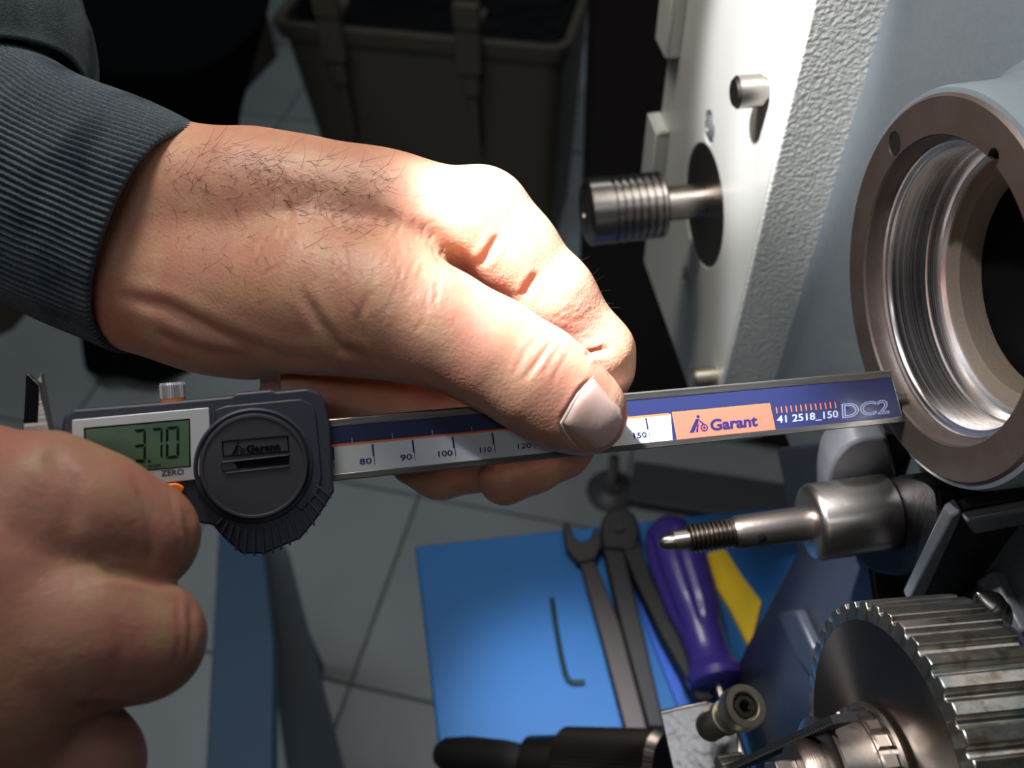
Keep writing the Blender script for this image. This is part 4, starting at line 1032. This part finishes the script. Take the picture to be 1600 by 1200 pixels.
# arm and finger hair
strands = []
def strand(px, py, ang, length, curl, lift, b=bvh, rad=.00006):
    pos, n = surf(px, py, b)
    if pos is None: return
    if n.dot(CAM - pos) < 0: n = -n
    d = D2W((math.cos(ang), math.sin(ang), 0)); d = (d - n * d.dot(n)).normalized(); s_ = n.cross(d)
    pts = []; p = pos - n * .0003; k = 7
    for i in range(k):
        pts.append(p.copy()); d = (d + s_ * curl / k + n * (lift * (1 - 1.3 * i / k)) / k).normalized(); p = p + d * (length / (k - 1))
    strands.append(tube(pts, [rad * (1 - .8 * i / (k - 1)) for i in range(k)], 3))
rh_ = random.Random(11)
for i in range(300):
    x = 240 + rh_.betavariate(1.6, 1.8) * 400; top_ = 210 + (x - 300) * .14
    y = top_ + abs(rh_.gauss(0, 1)) * 75 + 5
    strand(x, y, R(rh_.gauss(-25, 38)), rh_.uniform(.004, .0105), rh_.uniform(-1.5, 1.5), rh_.uniform(.4, 1.5))
for i in range(40):
    x = rh_.uniform(230, 470); y = rh_.uniform(300, 420); strand(x, y, R(rh_.gauss(-70, 40)), rh_.uniform(.002, .006), rh_.uniform(-1, 1), .6)
for x, y in ((905, 418), (915, 432), (925, 445), (935, 460), (940, 470), (898, 408), (945, 485)):
    strand(x, y, R(rh_.uniform(-60, 60)), rh_.uniform(.003, .006), rh_.uniform(-1.5, 1.5), 1.6)
put('arm_hair', cat(*strands), M['hair'], hand, smooth=False, fix=False, kind='stuff')

# ---- the other hand, lower left
i2 = [(-260, 900, .190, 190), (-60, 815, .180, 150), (70, 800, .176, 118), (150, 815, .177, 97), (222, 840, .181, 84)]
i2b = [(222, 838, .181, 84), (200, 868, .195, 72), (150, 850, .205, 62)]
m2 = [(-60, 990, .176, 135), (90, 985, .170, 112), (150, 990, .170, 100), (226, 1000, .173, 90)]
m2b = [(226, 1000, .173, 90), (200, 1010, .19, 75), (120, 960, .203, 66)]
r2 = [(-80, 1170, .176, 130), (40, 1195, .170, 105), (126, 1198, .172, 94)]
r2b = [(126, 1198, .172, 94), (110, 1190, .19, 78), (30, 1120, .203, 66)]
l2 = [(-120, 1340, .18, 110), (-20, 1370, .175, 92), (50, 1380, .178, 82), (20, 1350, .20, 66)]
t2_ = [(-240, 920, .215, 120), (-60, 880, .232, 84), (70, 850, .236, 66), (150, 845, .236, 56)]
pal2 = [(-420, 1160, .21, 230), (-260, 1000, .195, 200), (-100, 960, .183, 150)]
pal2b = [(-420, 1200, .21, 230), (-220, 1180, .185, 180), (-20, 1130, .178, 128)]
pal2c = [(-200, 960, .180, 190), (-40, 930, .170, 160), (20, 915, .1735, 112)]
pal2d = [(-200, 1050, .180, 190), (-20, 1080, .168, 140), (0, 1090, .171, 112)]
base2 = chain(pal2) + chain(pal2b) + chain(pal2c) + chain(pal2d)
g2 = [[(.012, base2), (.005, chain(i2)), (.002, chain(i2b))], [(.012, base2), (.006, chain(m2)), (.002, chain(m2b))], [(.012, base2), (.006, chain(r2)), (.002, chain(r2b))], [(.012, base2), (.006, chain(l2))], [(.010, base2), (.006, chain(t2_))]]
V2, Q2 = sdf_mesh(g2, None, .00085)
Q2 = orient(V2, Q2, None)
cre2 = [([(150, 888), (210, 898), (282, 918)], 1.2, 7), ([(118, 1104), (170, 1106), (222, 1108)], 1.2, 7), ([(205, 735), (230, 790), (240, 850), (225, 895)], .35, 8), ([(288, 800), (296, 840), (294, 880)], .5, 5), ([(298, 940), (300, 985), (292, 1040)], .5, 5),
        ([(262, 770), (280, 820), (282, 880)], .25, 4), ([(180, 960), (190, 1010), (180, 1060)], .3, 10), ([(275, 935), (285, 990), (272, 1050)], .3, 5), ([(75, 700), (110, 760), (120, 830)], .5, 14)]
for i in range(60):
    x = rs_.uniform(190, 300); y = rs_.choice([rs_.uniform(760, 890), rs_.uniform(940, 1070)]); L_ = rs_.uniform(14, 40)
    cre2.append(([(x, y - L_ / 2), (x + rs_.uniform(-2, 6), y), (x + rs_.uniform(-5, 3), y + L_ / 2)], .10, 2.6))
V2 = carve(V2, Q2, cre2)
put_np('hand', to_world(V2), Q2, M['skin_shaded'], person, label='shaded fist on the slider, knuckles towards the right, lower left')

# ---- sleeve
def sleeve(name, path, radii, ratio, ribs, m, parent, nu=720, nv=60, ribdep=.00035, th=.0016, seed=1, **kw):
    P = [np.array(cp(*p)) for p in path]; rr = random.Random(seed); ph = [rr.uniform(0, 6) for _ in range(8)]
    ts = np.linspace(0, len(P) - 1, nv); V = []
    axis_end = P[-1] - P[-2]; axis_end /= np.linalg.norm(axis_end)
    th_ = np.linspace(0, 2 * np.pi, nu, endpoint=False)
    def ringv(t, shrink, ribon=True):
        i = min(int(t), len(P) - 2); f_ = t - i
        f2 = f_
        def cr(Q):                                  # Catmull-Rom
            q0 = Q[max(i - 1, 0)]; q1 = Q[i]; q2 = Q[i + 1]; q3 = Q[min(i + 2, len(Q) - 1)]
            return .5 * (2 * q1 + (q2 - q0) * f2 + (2 * q0 - 5 * q1 + 4 * q2 - q3) * f2 ** 2 + (3 * q1 - q0 - 3 * q2 + q3) * f2 ** 3)
        c = cr(P); c2 = P[i + 1] - P[i]; ax = c2 / np.linalg.norm(c2)
        r = cr([np.array([x]) for x in radii])[0]
        sx = np.cross(ax, (0, 0, 1)); sx /= np.linalg.norm(sx); sz = np.cross(sx, ax)
        rad = r * (1 + .02 * np.sin(3 * th_ + ph[0] + t * 1.5) + .012 * np.sin(5 * th_ + ph[1] - t * 2) + .015 * np.sin(2 * th_ + ph[2] + t * 3)) - shrink
        if ribon and ribs: rad = rad + ribdep * (np.abs(np.sin(ribs * th_ / 2 + .15 * np.sin(t * 9))) - .5) * 2
        return c + sx * (rad * np.cos(th_))[:, None] + sz * (rad * ratio * np.sin(th_))[:, None]
    for t in ts: V.append(ringv(t, 0))
    e = V[-1]; V.append(ringv(ts[-1], .0004, 0) + axis_end * .0006); V.append(ringv(ts[-1], th, 0) + axis_end * .0004)
    for t in ts[::-1][1:14]: V.append(ringv(t, th, False))
    V = np.concatenate(V); n = len(V) // nu; Q = []
    k = np.arange(nu); l = (k + 1) % nu
    for i in range(n - 1): Q.append(np.stack([i * nu + k, i * nu + l, (i + 1) * nu + l, (i + 1) * nu + k], 1))
    return put_np(name, to_world(V), np.concatenate(Q), m, parent, **kw)
kq = .25 / F
slv = sleeve('sleeve', [(-330, -260, .31), (-190, -60, .29), (-80, 120, .275), (-45, 190, .270)], [.060, .056, .046, .035], .85, 0, M['knit'], person, nu=240, nv=40, seed=5)
sleeve('cuff', [(-120, 192, .272), (-50, 234, .268), (46, 286, .262), (145, 332, .257), (254, 378, .253)], [.034, .0345, .0335, .0325, .0325], .83, 118, M['knit'], slv, nu=1062, nv=46, ribdep=.00055)
